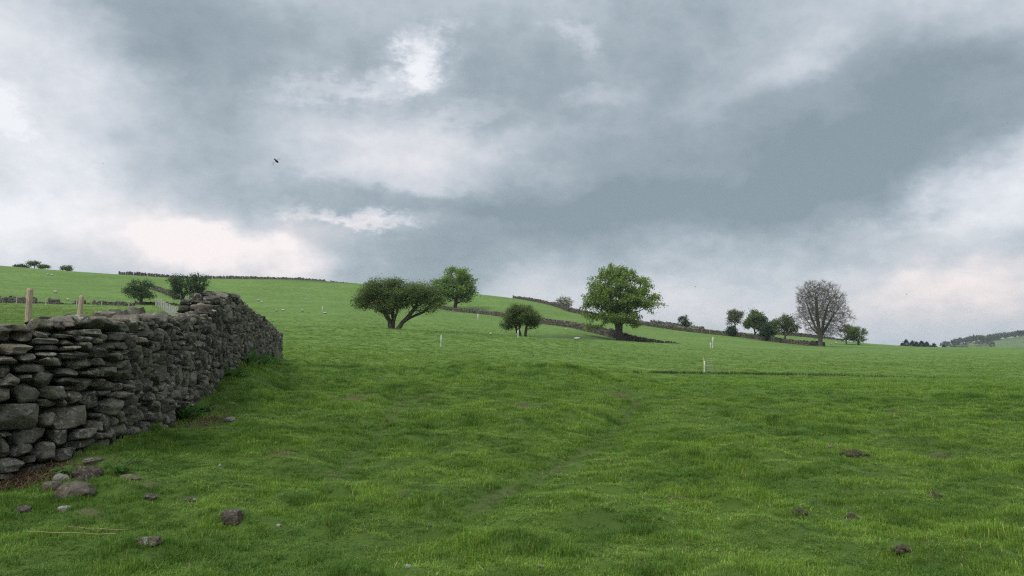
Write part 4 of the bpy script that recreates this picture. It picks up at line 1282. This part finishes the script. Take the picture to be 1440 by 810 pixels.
# dark conifers beyond the crest
for i, (u, vt, d) in enumerate([(1269, 483, 620), (1274, 478.5, 610), (1283, 480, 615), (1288, 481.5, 605), (1296, 480, 612), (1303, 481.5, 600), (1313, 483.5, 640), (1327, 486, 650)]):
    b = at(u, d); tz = P(u, vt, d).z; h = tz - b.z
    e = empty('conifer_tree', b, 'dark conifer far beyond the field crest, %s' % ['leftmost and lowest of the close clump', 'tallest of the close clump', 'third from the left in the clump', 'fourth from the left in the clump',
              'fifth from the left in the clump', 'rightmost of the close clump', 'standing apart just right of the clump', 'smallest and farthest right'][i], 'tree', 'far conifers beyond the crest')
    rg = np.random.default_rng(60 + i); n = 1500
    z = rg.uniform(.2, 1, n)**.9 * h; rmax = 2.2 + (h - z) * .22
    a = rg.uniform(0, 6.283, n); r_ = rmax * np.sqrt(rg.uniform(.2, 1, n)) * (1 + .15 * np.sin(a * 3 + z))
    c = np.stack([np.cos(a) * r_ * np.clip((h - z) / 3 + .15, 0, 1), np.sin(a) * r_ * np.clip((h - z) / 3 + .15, 0, 1), z], -1)
    q = rg.normal(size=(n, 2, 3)) * .55
    V = np.stack([c, c + q[:, 0], c + q[:, 1]], 1).reshape(-1, 3)
    cr_ = obj('crown', mesh_np('crown', V, np.arange(n * 3).reshape(-1, 3), [M['conif']], False, None, {'tone': np.repeat(rg.random(n), 3)}), e); cr_['kind'] = 'stuff'
    V, Fq = frustums(np.array([[0, 0, -1.]]), np.array([[0, 0, h * .95]]), np.array([.3]), np.array([.05]), 6)
    obj('trunk', mesh_np('trunk', V, Fq, [M['bark']]), e)

# ------------------------------------------------------------------ far hill with its wood
RIDGE = [(1230, 500), (1300, 492), (1335, 488), (1360, 482), (1400, 479), (1440, 473), (1480, 464), (1560, 459), (1700, 455), (1900, 458), (2200, 475)]
ru_ = np.array([ray(u, 480)[0] for u, _ in RIDGE]); rz_ = np.array([P(u, v, 1500).z for u, v in RIDGE])


def hill_h(t, d):
    top = np.interp(t, ru_, rz_)
    f = np.clip((d - 950) / 550, 0, 1); f = f * f * (3 - 2 * f)
    g2 = np.clip((d - 1500) / 700, 0, 1)
    return -42 + (top + 42) * f - g2 * g2 * 40 + fbm(t * 8, d * .006, 3) * 6 * f


def build_hill():
    tt, dd = np.linspace(ru_[0], ru_[-1], 110), np.linspace(900, 2200, 60)
    T, D = np.meshgrid(tt, dd)
    V = np.stack([T * D, D, hill_h(T, D)], -1).reshape(-1, 3)
    n, m = len(dd), len(tt)
    i, j = np.meshgrid(np.arange(n - 1), np.arange(m - 1), indexing='ij')
    q = np.stack([i * m + j, i * m + j + 1, (i + 1) * m + j + 1, (i + 1) * m + j], -1).reshape(-1, 4)
    g = G('far_pasture')
    col = g.mix(g.map(g.noise(.012, 3, .5), .4, .6), (.075, .125, .040), (.110, .160, .055))
    return tag(obj('far_hill', mesh_np('far_hill', V, q, [g.end(g.bsdf(col, .95))])), 'distant green hill with woods at the right edge', None, None, 'structure')


build_hill()
rg = np.random.default_rng(77)
VV = []
TN = []


def wood_at(t, d, h, r_, tone):
    z = float(hill_h(np.array([t]), np.array([d]))[0])
    n = 90
    q = rg.normal(size=(n, 3)); q /= np.linalg.norm(q, axis=1, keepdims=True)
    q[:, 2] = np.abs(q[:, 2]) * 1.1 - .1
    c = np.array([t * d, d, z + h * .3]) + q * np.array([r_, r_, h * .7]) * rg.uniform(.75, 1, (n, 1))
    w = rg.normal(size=(n, 2, 3)) * 1.6
    VV.append(np.stack([c, c + w[:, 0], c + w[:, 1]], 1).reshape(-1, 3)); TN.append(np.full(n * 3, tone) + rg.normal(size=n * 3) * .1)


for k in range(430):
    u = rg.uniform(1325, 1760)
    if rg.random() < .6: d = rg.uniform(1440, 1540)          # wood along the ridge
    elif rg.random() < .75 and u < 1400: d = rg.uniform(1180, 1500)   # wood running down the left flank
    else: d = rg.uniform(1080, 1160) + rg.normal() * 8         # hedgerow trees at the foot
    wood_at(ray(u, 480)[0], d, rg.uniform(8, 13), rg.uniform(4, 7), rg.uniform(.1, .9))
V = np.vstack(VV)
o = obj('far_woodland', mesh_np('far_woodland', V, np.arange(len(V)).reshape(-1, 3), [M['wood']], False, None, {'tone': np.concatenate(TN)}))
tag(o, 'hazy woodland along the distant hill at the right edge', 'woodland', None, 'stuff')


# ------------------------------------------------------------------ sheep
def ell(c, r_, n=8, m=12, jit=0.0, sd=0):
    rg = np.random.default_rng(sd); V, Fc = [], []
    for i in range(n + 1):
        t = math.pi * i / n
        for j in range(m):
            a = 2 * math.pi * j / m; k = 1 + rg.normal() * jit
            V.append((c[0] + math.cos(t) * r_[0] * (1 if i in (0, n) else 1), c[1] + math.sin(t) * math.cos(a) * r_[1] * k, c[2] + math.sin(t) * math.sin(a) * r_[2] * k))
    for i in range(n):
        for j in range(m): Fc.append((i * m + j, i * m + (j + 1) % m, (i + 1) * m + (j + 1) % m, (i + 1) * m + j))
    return np.array(V), np.array(Fc)


def sheep_parts():
    V, Fc = ell((0, 0, .62), (.55, .27, .30), 10, 14, .05, 1)
    k = (V[:, 0] > .2); V[k, 2] += (V[k, 0] - .2) * .12
    nv, nf = ell((.56, 0, .74), (.20, .13, .16), 6, 10, .03, 2)          # woolly neck
    body = mesh_np('body', np.vstack([V, nv]), np.vstack([Fc, nf + len(V)]), [M['fleece']])
    hv, hf = ell((.80, 0, .76), (.15, .075, .085), 8, 10)
    hv[:, 2] -= np.clip(hv[:, 0] - .75, 0, 1) * .35
    ev, ef = ell((.70, .12, .83), (.03, .07, .02), 4, 6); ev2 = ev * np.array([1, -1, 1])
    n = len(hv)
    head = mesh_np('head', np.vstack([hv, ev, ev2]), np.vstack([hf, ef + n, ef[:, ::-1] + n + len(ev)]), [M['face']])
    p0 = np.array([[0, 0, .42], [0, 0, .22]]); p1 = np.array([[.02, 0, .22], [0, 0, 0.]])
    lv, lf = frustums(p0, p1, np.array([.055, .032]), np.array([.034, .03]), 7)
    leg = mesh_np('leg', lv, lf, [M['face']])
    return body, head, leg


SB, SH, SLG = sheep_parts()
SHEEP = [(78, 413, 180, 1, 'brown and cream sheep grazing on the slope left of the hawthorns'), (95, 423.5, 0, .8, 'pale sheep just above the crumbling wall at the left'),
         (363, 424, 30, .8, 'left one of a close pair of sheep above the near wall end'), (368, 427, 200, .8, 'right one of a close pair of sheep above the near wall end'),
         (388.5, 439, 80, .8, 'white sheep facing the camera just right of the near wall'), (398, 438.5, 10, .9, 'sheep facing right beside the one facing the camera'),
         (425, 439.5, 70, 1, 'white sheep with a round fleece in the middle of the left slope'), (433.5, 412, 100, .7, 'small far sheep high on the slope under the skyline wall'),
         (430.5, 422.5, 20, .8, 'white sheep halfway up the slope below the skyline wall'), (457, 441.5, 180, .9, 'sheep lying beside the thin white post'),
         (637, 438, 40, .7, 'sheep at the upper end of the dark field wall behind the hawthorn'), (796, 464, 0, .6, 'small sheep on the slope above the small hawthorn and below the wall'),
         (811, 478.5, 10, 1, 'white sheep on the crest left of the big sycamore'), (690, 472.5, 90, .7, 'white lamb on the crest left of the small hawthorn'),
         (1169, 485, 60, .9, 'left one of two sheep behind the bare tree'), (1176, 484, 120, .9, 'right one of two sheep behind the bare tree'),
         (67, 387, 0, 1.1, 'left one of two sheep lying high on the left slope'), (73, 388, 180, 1.1, 'right one of two sheep lying high on the left slope')]
for i, (u, v, a, s, lab) in enumerate(SHEEP):
    c = hit(u, v)
    e = empty('sheep', (c.x, c.y, c.z), lab, 'sheep', 'sheep grazing on the hillside', R(a)); e.scale = (s * .66, s * .66, s * .66)
    lying = 'lying' in lab or 'crest left of the big' in lab
    dz = -.28 if lying else 0
    obj('body', SB, e, (0, 0, dz)); obj('head', SH, e, (0, 0, dz))
    for lx, ly in ((.36, .12), (.36, -.12), (-.36, .13), (-.36, -.13)):
        obj('leg', SLG, e, (lx, ly, dz if lying else 0))


# ------------------------------------------------------------------ molehills
def molehill(label, u, v, wpx, hpx, sd):
    c = hit(u, v + hpx * .4); k = c.y / F; w, h = wpx * k / 2 * .85, max(hpx * k * .34, .022)
    rg = np.random.default_rng(sd); V, Fc = [], []
    n, m = 12, 26
    for i in range(n + 1):
        r_ = i / n
        for j in range(m):
            a = 2 * math.pi * j / m; rr_ = r_ * (1 + .18 * math.sin(a * 3 + sd) + .1 * math.sin(a * 5))
            x, y = math.cos(a) * rr_ * w, math.sin(a) * rr_ * w * .8
            V.append((x, y, h * (1 - r_**2) * (1 + rg.normal() * .22) + rg.normal() * .012 - .015 * (i == n)))
    for i in range(n):
        for j in range(m): Fc.append((i * m + j, i * m + (j + 1) % m, (i + 1) * m + (j + 1) % m, (i + 1) * m + j))
    V, Fc = np.array(V), np.array(Fc)[:, ::-1]
    lst = [(V, Fc)]; off = len(V); FF = [Fc]; VV2 = [V]
    for q in range(60):
        a, r_ = rg.uniform(0, 6.28), rg.uniform(0, 1.5); v_, f_ = ST_LO[q % 14]
        s = rg.uniform(.006, .02); zz = h * max(0, 1 - r_ * r_)
        VV2.append(v_ * s + np.array([math.cos(a) * r_ * w, math.sin(a) * r_ * w * .8, zz])); FF.append(f_ + off); off += len(v_)
    o = obj('molehill', mesh_np('molehill', np.vstack(VV2), np.vstack(FF), [M['soil']]), None, c)
    tag(o, label, 'molehill', 'molehills in the turf')


for i, (lab, u, v, w, h) in enumerate([
        ('largest dark crumbly molehill in the right foreground', 1201, 634, 32, 12), ('small low molehill below and right of the largest one', 1311, 695, 18, 6),
        ('flat scatter of dark soil in the right foreground, left of two small soil heaps', 1124, 718, 16, 9), ('tiny dark soil heap between two larger scatters in the right foreground', 1197, 726, 12, 6),
        ('dark soil heap in grass below the small low molehill', 1283, 731, 18, 7), ('dark soil heap cut by the right edge of the photo', 1433, 751, 20, 8),
        ('brown soil heap low in the right foreground near the bottom', 1270, 772, 20, 6), ('small dark molehill in the middle distance at the right, left of its fainter twin', 1070, 556, 16, 4),
        ('faint molehill in the middle distance right of a darker one', 1170, 558, 12, 4), ('low dark heap on the turf just beyond the near wall end', 409, 490, 9, 3)]):
    molehill(lab, u, v, w, h, i + 40)


# ------------------------------------------------------------------ leafy plants by the wall
def leaf_blade(L_, w, droop, twist, seg=5):
    V, Fc = [], []
    for i in range(seg + 1):
        t = i / seg; ww = w * math.sin(math.pi * min(1, t * .94 + .06))**.75
        x = L_ * (t - .25 * droop * t * t); z = L_ * (.75 * t - droop * t * t)
        V += [(x, -ww, z + .12 * ww), (x, 0, z - .1 * ww), (x, ww, z + .12 * ww)]
    for i in range(seg):
        for j in (0, 1): Fc.append((i * 3 + j, i * 3 + j + 1, i * 3 + 4 + j, i * 3 + 3 + j))
    return np.array(V), np.array(Fc)


LB = []
for i in range(4):
    v_, f_ = leaf_blade(1, [.13, .18, .22, .10][i], [.5, .8, .65, .35][i], 0)
    LB.append(mesh_np('leaf', v_, f_, [M['dock']], True, None, {'tone': np.full(len(v_), .15 + .25 * i)}))


def plant(name, label, u, v, size, n, kinds=(0, 1, 2), mound=0, upr=.0, d=None):
    c = hit(u, v) if d is None else at(u, d)
    e = empty(name, c, label, 'plant', 'leafy plants at the foot of the wall')
    for i in range(n):
        a = i * 2.4 + random.uniform(-.3, .3); r_ = random.uniform(0, mound)
        s = size * random.uniform(.55, 1.1)
        obj('leaf', LB[random.choice(kinds)], e, (math.cos(a) * r_, math.sin(a) * r_, random.uniform(0, .3) * mound), (0, -upr * random.uniform(.2, 1) + random.uniform(-.15, .25), a), (s, s, s))


plant('dock_plant', 'large tufted dock plant with long arching leaves at the wall foot', 258, 591, .34, 46, (0, 3), .14, .5)
plant('dock_plant', 'smaller green dock just right of the large tufted dock', 284, 580, .26, 18, (0, 1), .12, .5)
plant('broadleaf_plant', 'glossy broad leaved plant among the fallen stones at the wall foot', 97, 668, .17, 26, (1, 2), .14, .3)
plant('thistle_plant', 'spiky pale green rosette right of the wall corner', 168, 668, .17, 20, (0, 3), .03, .6)
plant('broadleaf_plant', 'small broad leaved plant beside the square corner stone', 187, 618, .16, 16, (1, 2), .10, .4)
plant('broadleaf_plant', 'low green plant right of the spiky rosette', 188, 652, .14, 14, (1, 0), .12, .3)
plant('dock_plant', 'small dock at the wall foot left of the large tufted dock', 226, 598, .16, 14, (0, 1), .1, .5)
plant('nettle_plant', 'low weeds at the wall foot between the docks and the nearer nettle clump', 303, 548, .22, 18, (0, 1), .25, .5)
plant('nettle_plant', 'bright green nettle clump at the wall foot, nearer of two', 322, 531, .38, 40, (0, 1, 2), .35, .6)
plant('nettle_plant', 'bright green nettle clump at the wall foot, farther of two', 356, 515, .45, 44, (0, 1, 2), .55, .6)
plant('nettle_plant', 'low green weeds at the far end of the wall by the slab', 375, 510, .35, 26, (0, 1), .6, .5)


def scatter_blades(name, label, cat, pts, mat, L0, L1, w, lean, n_seg=2, sd=0, group=None):
    rg = np.random.default_rng(sd); n = len(pts)
    a = rg.uniform(0, 6.283, n); L_ = rg.uniform(L0, L1, n); ln = rg.normal(lean, lean * .5, n)
    V = []
    side = np.stack([-np.sin(a), np.cos(a), np.zeros(n)], -1) * w
    fw = np.stack([np.cos(a), np.sin(a), np.zeros(n)], -1)
    up = np.array([0, 0, 1.])
    p0 = pts; p1 = pts + fw * (L_ * ln * .4)[:, None] + up * (L_ * .55)[:, None]; p2 = pts + fw * (L_ * ln)[:, None] + up * (L_ * np.clip(1 - ln * .35, .2, 1))[:, None]
    V = np.stack([p0 - side, p0 + side, p1 - side * .8, p1 + side * .8, p2], 1).reshape(-1, 3)
    i = np.arange(n)[:, None] * 5
    q = (i + np.array([[0, 1, 3, 2]])); t = i + np.array([[2, 3, 4]])
    o = obj(name, mesh_np(name, V, [q, t], [M[mat]], False, None, {'tone': np.repeat(rg.random(n), 5)}))
    return tag(o, label, cat, group, 'stuff')


# rushes along the wet line in front of the guard
S_ = np.concatenate([[0], np.cumsum(np.hypot(*np.diff(np.array(RUSH), axis=0).T))]); rg = np.random.default_rng(90)
n = 6500; s = rg.uniform(0, S_[-1], n); off = rg.normal(0, .7, n)
dens = np.clip(.75 + 1.6 * fbm(s * .35, s * 0 + 2, 3) - .6 * np.clip(1 - s / 10, 0, 1) - .5 * np.clip((s - S_[-1] + 5) / 5, 0, 1), 0, 1)
kp = rg.random(n) < dens; s, off = s[kp], off[kp]
x = np.interp(s, S_, [p_[0] for p_ in RUSH]); y = np.interp(s, S_, [p_[1] for p_ in RUSH]) + off
scatter_blades('rushes', 'thin line of dark rushes across the wet middle of the field', 'rushes', np.stack([x, y, H(x, y)], -1), 'rush', .10, .30, .012, .25, sd=3)
# dead bracken at the foot of the wall
c0 = hit(38, 676); n = 1500; x = c0.x + rg.normal(0, .42, n) - .15; y = c0.y + rg.normal(0, .20, n)
scatter_blades('dead_bracken', 'reddish brown dead bracken under the near end of the wall', 'bracken', np.stack([x, y, H(x, y)], -1), 'bracken', .04, .13, .004, 1.7, sd=4)
c0 = hit(292, 592); n = 420; x = c0.x + rg.normal(0, .25, n); y = c0.y + rg.normal(0, .35, n)
scatter_blades('dead_leaves', 'brown dead stems on bare soil beside the dock plant', 'dead stems', np.stack([x, y, H(x, y)], -1), 'bracken', .04, .12, .004, 1.0, sd=5)


# withered grass lying through the turf
rg = np.random.default_rng(91); pts_ = []
for k in range(170):
    d_ = math.sqrt(rg.uniform(4.6**2, 22**2)); x_ = d_ * rg.uniform(-.5, .72); n = rg.integers(3, 14)
    if x_ < np.interp(d_, WD[:, 1], WD[:, 0]) + .3: continue
    pts_.append(np.stack([x_ + rg.normal(0, .09, n), d_ + rg.normal(0, .09, n)], -1))
pts_ = np.vstack(pts_); pts_ = np.column_stack([pts_, H(pts_[:, 0], pts_[:, 1]) + .015])
scatter_blades('withered_grass', 'straw coloured withered blades scattered through the near turf', 'withered grass', pts_, 'straw', .03, .08, .0016, 1.6, sd=6)


def stalk(label, a, b):
    A, B = hit(*a), hit(*b); pts = [A.lerp(B, t) for t in np.linspace(0, 1, 7)]
    za, zb_ = gz(A.x, A.y) + .06, gz(B.x, B.y) + .06
    for i, p_ in enumerate(pts): p_.z = max(za + (zb_ - za) * i / 6, gz(p_.x, p_.y) + .03)
    q = np.array([list(p_) for p_ in pts]); q[:, 1] += np.sin(np.arange(7) * 1.1) * .022; q[:, 2] += np.cos(np.arange(7) * 1.7) * .006
    V, Fq = frustums(q[:-1], q[1:], np.full(6, .0028), np.full(6, .0024), 6)
    tag(obj('dry_stalk', mesh_np('dry_stalk', V, Fq, [M['dry']])), label, 'dry stalk', 'dry stalks lying in the grass')


stalk('longest straw coloured stalk lying in grass at the bottom left', (36, 761), (160, 763))
stalk('shorter pale stalk lying above the longest one at the bottom left', (95, 754), (172, 756))

# ------------------------------------------------------------------ flies in the air
def fly_parts():
    bv, bf = ell((0, 0, 0), (.0042, .0019, .0018), 8, 10)
    hv, hf = ell((.0046, 0, 0), (.0012, .0014, .0013), 5, 8)
    body = mesh_np('body', np.vstack([bv, hv]), np.vstack([bf, hf + len(bv)]), [M['fly']])
    V = [(0, 0, 0), (.0022, .003, 0), (.0014, .0075, .0003), (-.0012, .0085, .0003), (-.0022, .006, 0), (-.0008, .002, 0)]
    wing = mesh_np('wing', V, np.array([(0, 1, 2, 3), (0, 3, 4, 5)]), [M['wing']], False)
    return body, wing


FB, FW = fly_parts()


def fly(label, u, v, d, rot=(0, 0, 0), s=1.0):
    e = empty('fly', P(u, v, d), label, 'fly', 'flies in the air'); e.rotation_euler = rot; e.scale = (s, s, s)
    obj('body', FB, e)
    obj('wing', FW, e, (.001, .0012, .0012), (R(10), 0, 0))
    obj('wing', FW, e, (.001, -.0012, .0012), (R(-10), 0, 0), (1, -1, 1))


# body runs upper left to lower right, wings spread to either side
fl = Matrix(((-.68, .62, .38), (-.2, -.6, .77), (.70, .45, .2))).to_euler()
fx = Vector((-.72, 0, .69)).normalized(); fy = Vector((.60, .35, .62)); fy = (fy - fx * fy.dot(fx)).normalized(); fz = fx.cross(fy)
fl = Matrix((fx, fy, fz)).transposed().to_euler()
fly('largest dark red fly with spread wings hanging in the sky at the left', 389, 226.5, 1.25, fl)
for u, v, d, lab in [(869, 250, 6, 'tiny dark fly under the middle of the grey cloud, left of a pair'), (942, 226, 6, 'tiny dark fly under the middle of the grey cloud, right of a pair'),
                     (1417, 173, 6.5, 'tiny fly near the right edge of the sky'), (313, 322, 6, 'tiny fly low in the sky below the largest fly'),
                     (978, 403, 6, 'tiny fly low in the sky right of the big sycamore'), (1275, 414, 5.5, 'tiny fly low in the sky right of the bare tree'), (145, 230, 8, 'faint fly at the left of the sky')]:
    fly(lab, u, v, d, (random.random(), random.random(), random.uniform(0, 6)))

# ------------------------------------------------------------------ grass
def tuft(sd, nb, rad, L0, L1, w):
    rg = np.random.default_rng(sd)
    a = rg.uniform(0, 6.283, nb); r_ = rad * np.sqrt(rg.random(nb)); p0 = np.stack([np.cos(a) * r_, np.sin(a) * r_, np.full(nb, -.01)], -1)
    L_ = rg.uniform(L0, L1, nb); d = a + rg.normal(0, .9, nb); ln = np.abs(rg.normal(.45, .28, nb))
    fw = np.stack([np.cos(d), np.sin(d), np.zeros(nb)], -1); sd_ = np.stack([-np.sin(d), np.cos(d), np.zeros(nb)], -1) * w
    up = np.array([0, 0, 1.])
    p1 = p0 + fw * (L_ * ln * .35)[:, None] + up * (L_ * .55)[:, None]
    p2 = p0 + fw * (L_ * ln * 1.05)[:, None] + up * (L_ * np.clip(1 - ln * .45, .3, 1))[:, None]
    V = np.stack([p0 - sd_, p0 + sd_, p1 - sd_ * .85, p1 + sd_ * .85, p2], 1).reshape(-1, 3)
    i = np.arange(nb)[:, None] * 5
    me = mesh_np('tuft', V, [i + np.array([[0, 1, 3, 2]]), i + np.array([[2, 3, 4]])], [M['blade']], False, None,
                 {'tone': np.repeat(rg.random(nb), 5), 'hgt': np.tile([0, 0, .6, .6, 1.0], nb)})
    return me


tcol = bpy.data.collections.new('grass_tufts')
for i in range(7):
    o = bpy.data.objects.new('tuft', tuft(400 + i, [26, 30, 24, 34, 20, 28, 30][i], [.055, .065, .05, .07, .04, .062, .07][i], .020, [.07, .06, .085, .06, .10, .075, .055][i], .0021))
    tcol.objects.link(o)

rg = np.random.default_rng(123)
PX, PY, SX = [], [], []
for d0, d1, dens, sc in [(1.2, 3.2, 260, 1.1), (3.2, 7.5, 420, 1.0), (7.5, 12, 300, 1.12), (12, 20, 150, 1.5), (20, 34, 62, 2.0), (34, 60, 30, 2.6), (60, 100, 14.0, 3.4), (100, 160, 6.0, 4.2)]:
    tw = 1.5 if d1 < 4 else 1.05 if d1 < 13 else .9 if d1 < 40 else .78
    area = tw * (d1**2 - d0**2); n = int(area * dens)
    d = np.sqrt(rg.uniform(d0**2, d1**2, n)); t = rg.uniform(-tw, tw, n)
    PX.append(d * t); PY.append(d); SX.append(np.full(n, sc))
PX, PY, SX = map(np.concatenate, (PX, PY, SX))
# none inside the wall, few on bare soil
tt = PX / PY
wn = np.array([[np.interp(y, WD[:, 1], WD[:, 0])] for y in PY[:0]]) if False else np.interp(PY, WD[:, 1], WD[:, 0])
inwall = (PX < wn - .02) & (PX > wn - .72) & (PY < 38)
behind = (PX < wn - .7) & (PY < 38) & (rg.random(len(PX)) < .35)
keep = (rg.random(len(PX)) > rough_shade_mask(PX, PY) * (PY > 80)) & (rg.random(len(PX)) < np.clip((160 - PY) / 90, 0, 1)) & ~inwall & ~behind & (rg.random(len(PX)) > soil_mask(PX, PY) * .93)
PX, PY, SX = PX[keep], PY[keep], SX[keep]
PZ = H(PX, PY)
lush = fbm(PX * .9 + 3, PY * .9, 4) + 1.1 * fbm(PX * 3.0, PY * 3.0, 3)
zs = np.clip(.78 + 2.3 * lush, .35, 2.2)
wall_d = near_seg(PX, PY, WP)
zs = zs * (1 + .35 * np.exp(-(wall_d / .35)**2))
for pts_ in rut_w: zs = zs * (1 - .5 * np.exp(-(near_seg(PX, PY, pts_) / .16)**2))
zs = zs * (1 + .5 * np.exp(-(near_seg(PX, PY, BROW) / .8)**2) * (fbm(PX * .9, PY * .9, 2) > 0))
far_sq = np.clip(1.22 - SX * .24, .34, 1)
ptsm = mesh_np('turf_points', np.stack([PX, PY, PZ], -1), np.zeros((0, 3), int), [M['blade']]) if False else None
pm = bpy.data.meshes.new('grass')
pm.vertices.add(len(PX)); pm.vertices.foreach_set('co', np.stack([PX, PY, PZ], -1).astype(np.float32).ravel())


def addattr(name, typ, data, key):
    a = pm.attributes.new(name, typ, 'POINT'); a.data.foreach_set(key, np.asarray(data).ravel())


addattr('rt', 'FLOAT_VECTOR', np.stack([rg.normal(0, .10, len(PX)), rg.normal(0, .10, len(PX)), rg.uniform(0, 6.283, len(PX))], -1).astype(np.float32), 'vector')

TUSS = [(757, 526, 14, 6), (735, 532, 16, 5), (640, 526, 10, 4), (545, 598, 12, 10), (505, 636, 18, 10), (1180, 608, 34, 9), (862, 598, 14, 12), (888, 570, 9, 14),
        (700, 690, 24, 6), (1280, 742, 26, 9), (600, 562, 16, 4), (662, 590, 20, 5), (1010, 575, 24, 5), (1290, 605, 20, 5), (960, 645, 34, 6), (420, 705, 34, 9), (325, 640, 22, 8),
        (470, 750, 30, 7), (905, 722, 30, 7), (1130, 668, 30, 7), (1385, 690, 24, 8), (1050, 765, 36, 9), (760, 772, 40, 7), (260, 660, 24, 8), (230, 745, 34, 8), (560, 545, 24, 4), (805, 545, 14, 4), (1370, 560, 24, 4), (1240, 575, 20, 4), (440, 540, 24, 5), (360, 600, 26, 7)]
shade = np.clip(.30 + 2.4 * fbm(PX * 2.1 + 7, PY * 2.1, 4) + 1.2 * fbm(PX * .5, PY * .5, 3), 0, .85)  # tuft darkness: darker green patches plus shade of hollows put into the colour
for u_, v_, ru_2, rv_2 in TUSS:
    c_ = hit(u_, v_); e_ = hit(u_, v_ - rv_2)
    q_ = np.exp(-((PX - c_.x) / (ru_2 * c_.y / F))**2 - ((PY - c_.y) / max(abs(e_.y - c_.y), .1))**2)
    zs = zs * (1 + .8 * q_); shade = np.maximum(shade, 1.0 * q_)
for pts_ in rut_w: shade = np.maximum(shade, .7 * np.exp(-(near_seg(PX, PY, pts_) / .34)**2))  # hollow shading of the ruts painted into the tufts
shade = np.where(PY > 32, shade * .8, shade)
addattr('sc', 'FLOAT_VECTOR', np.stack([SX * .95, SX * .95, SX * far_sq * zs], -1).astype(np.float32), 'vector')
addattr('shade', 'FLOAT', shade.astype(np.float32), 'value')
addattr('pick', 'INT', rg.integers(0, 7, len(PX)).astype(np.int32), 'value')
pm.materials.append(M['blade'])
go = obj('grass', pm); tag(go, 'short green pasture grass covering the field', 'grass', None, 'stuff')
nt = bpy.data.node_groups.new('grow_grass', 'GeometryNodeTree')
nt.interface.new_socket('Geometry', in_out='INPUT', socket_type='NodeSocketGeometry')
nt.interface.new_socket('Geometry', in_out='OUTPUT', socket_type='NodeSocketGeometry')
gi, gout = nt.nodes.new('NodeGroupInput'), nt.nodes.new('NodeGroupOutput')
ci = nt.nodes.new('GeometryNodeCollectionInfo'); ci.inputs['Collection'].default_value = tcol
ci.inputs['Separate Children'].default_value = True; ci.inputs['Reset Children'].default_value = True
ip = nt.nodes.new('GeometryNodeInstanceOnPoints'); ip.inputs['Pick Instance'].default_value = True


def named(n, t):
    a = nt.nodes.new('GeometryNodeInputNamedAttribute'); a.data_type = t; a.inputs['Name'].default_value = n; return a.outputs['Attribute']


nt.links.new(gi.outputs[0], ip.inputs['Points']); nt.links.new(ci.outputs[0], ip.inputs['Instance'])
nt.links.new(named('pick', 'INT'), ip.inputs['Instance Index']); nt.links.new(named('sc', 'FLOAT_VECTOR'), ip.inputs['Scale'])
e2r = nt.nodes.new('FunctionNodeEulerToRotation'); nt.links.new(named('rt', 'FLOAT_VECTOR'), e2r.inputs[0]); nt.links.new(e2r.outputs[0], ip.inputs['Rotation'])
nt.links.new(ip.outputs[0], gout.inputs[0])
md = go.modifiers.new('grow', 'NODES'); md.node_group = nt
print('tufts', len(PX), 'wall stones', len(rects))

# ------------------------------------------------------------------ haze in the valley air
hz, hn, hN, hL = new_mat('haze_air')
ho = hN.new('ShaderNodeOutputMaterial'); hv = hN.new('ShaderNodeVolumePrincipled')
hv.inputs['Color'].default_value = (.86, .93, 1.0, 1); hv.inputs['Density'].default_value = HAZE; hv.inputs['Anisotropy'].default_value = .2
hL.new(hv.outputs[0], ho.inputs['Volume'])
hx = np.array([(x_, y_, z_) for z_ in (-125., 62.) for x_, y_ in ((-3300, -3300), (3300, -3300), (3300, 3300), (-3300, 3300))])
hf_ = np.array([(0, 3, 2, 1), (4, 5, 6, 7), (0, 1, 5, 4), (1, 2, 6, 5), (2, 3, 7, 6), (3, 0, 4, 7)])
tag(obj('haze', mesh_np('haze', hx, hf_, [hz], False)), 'thin pale haze over the whole landscape', None, None, 'stuff')
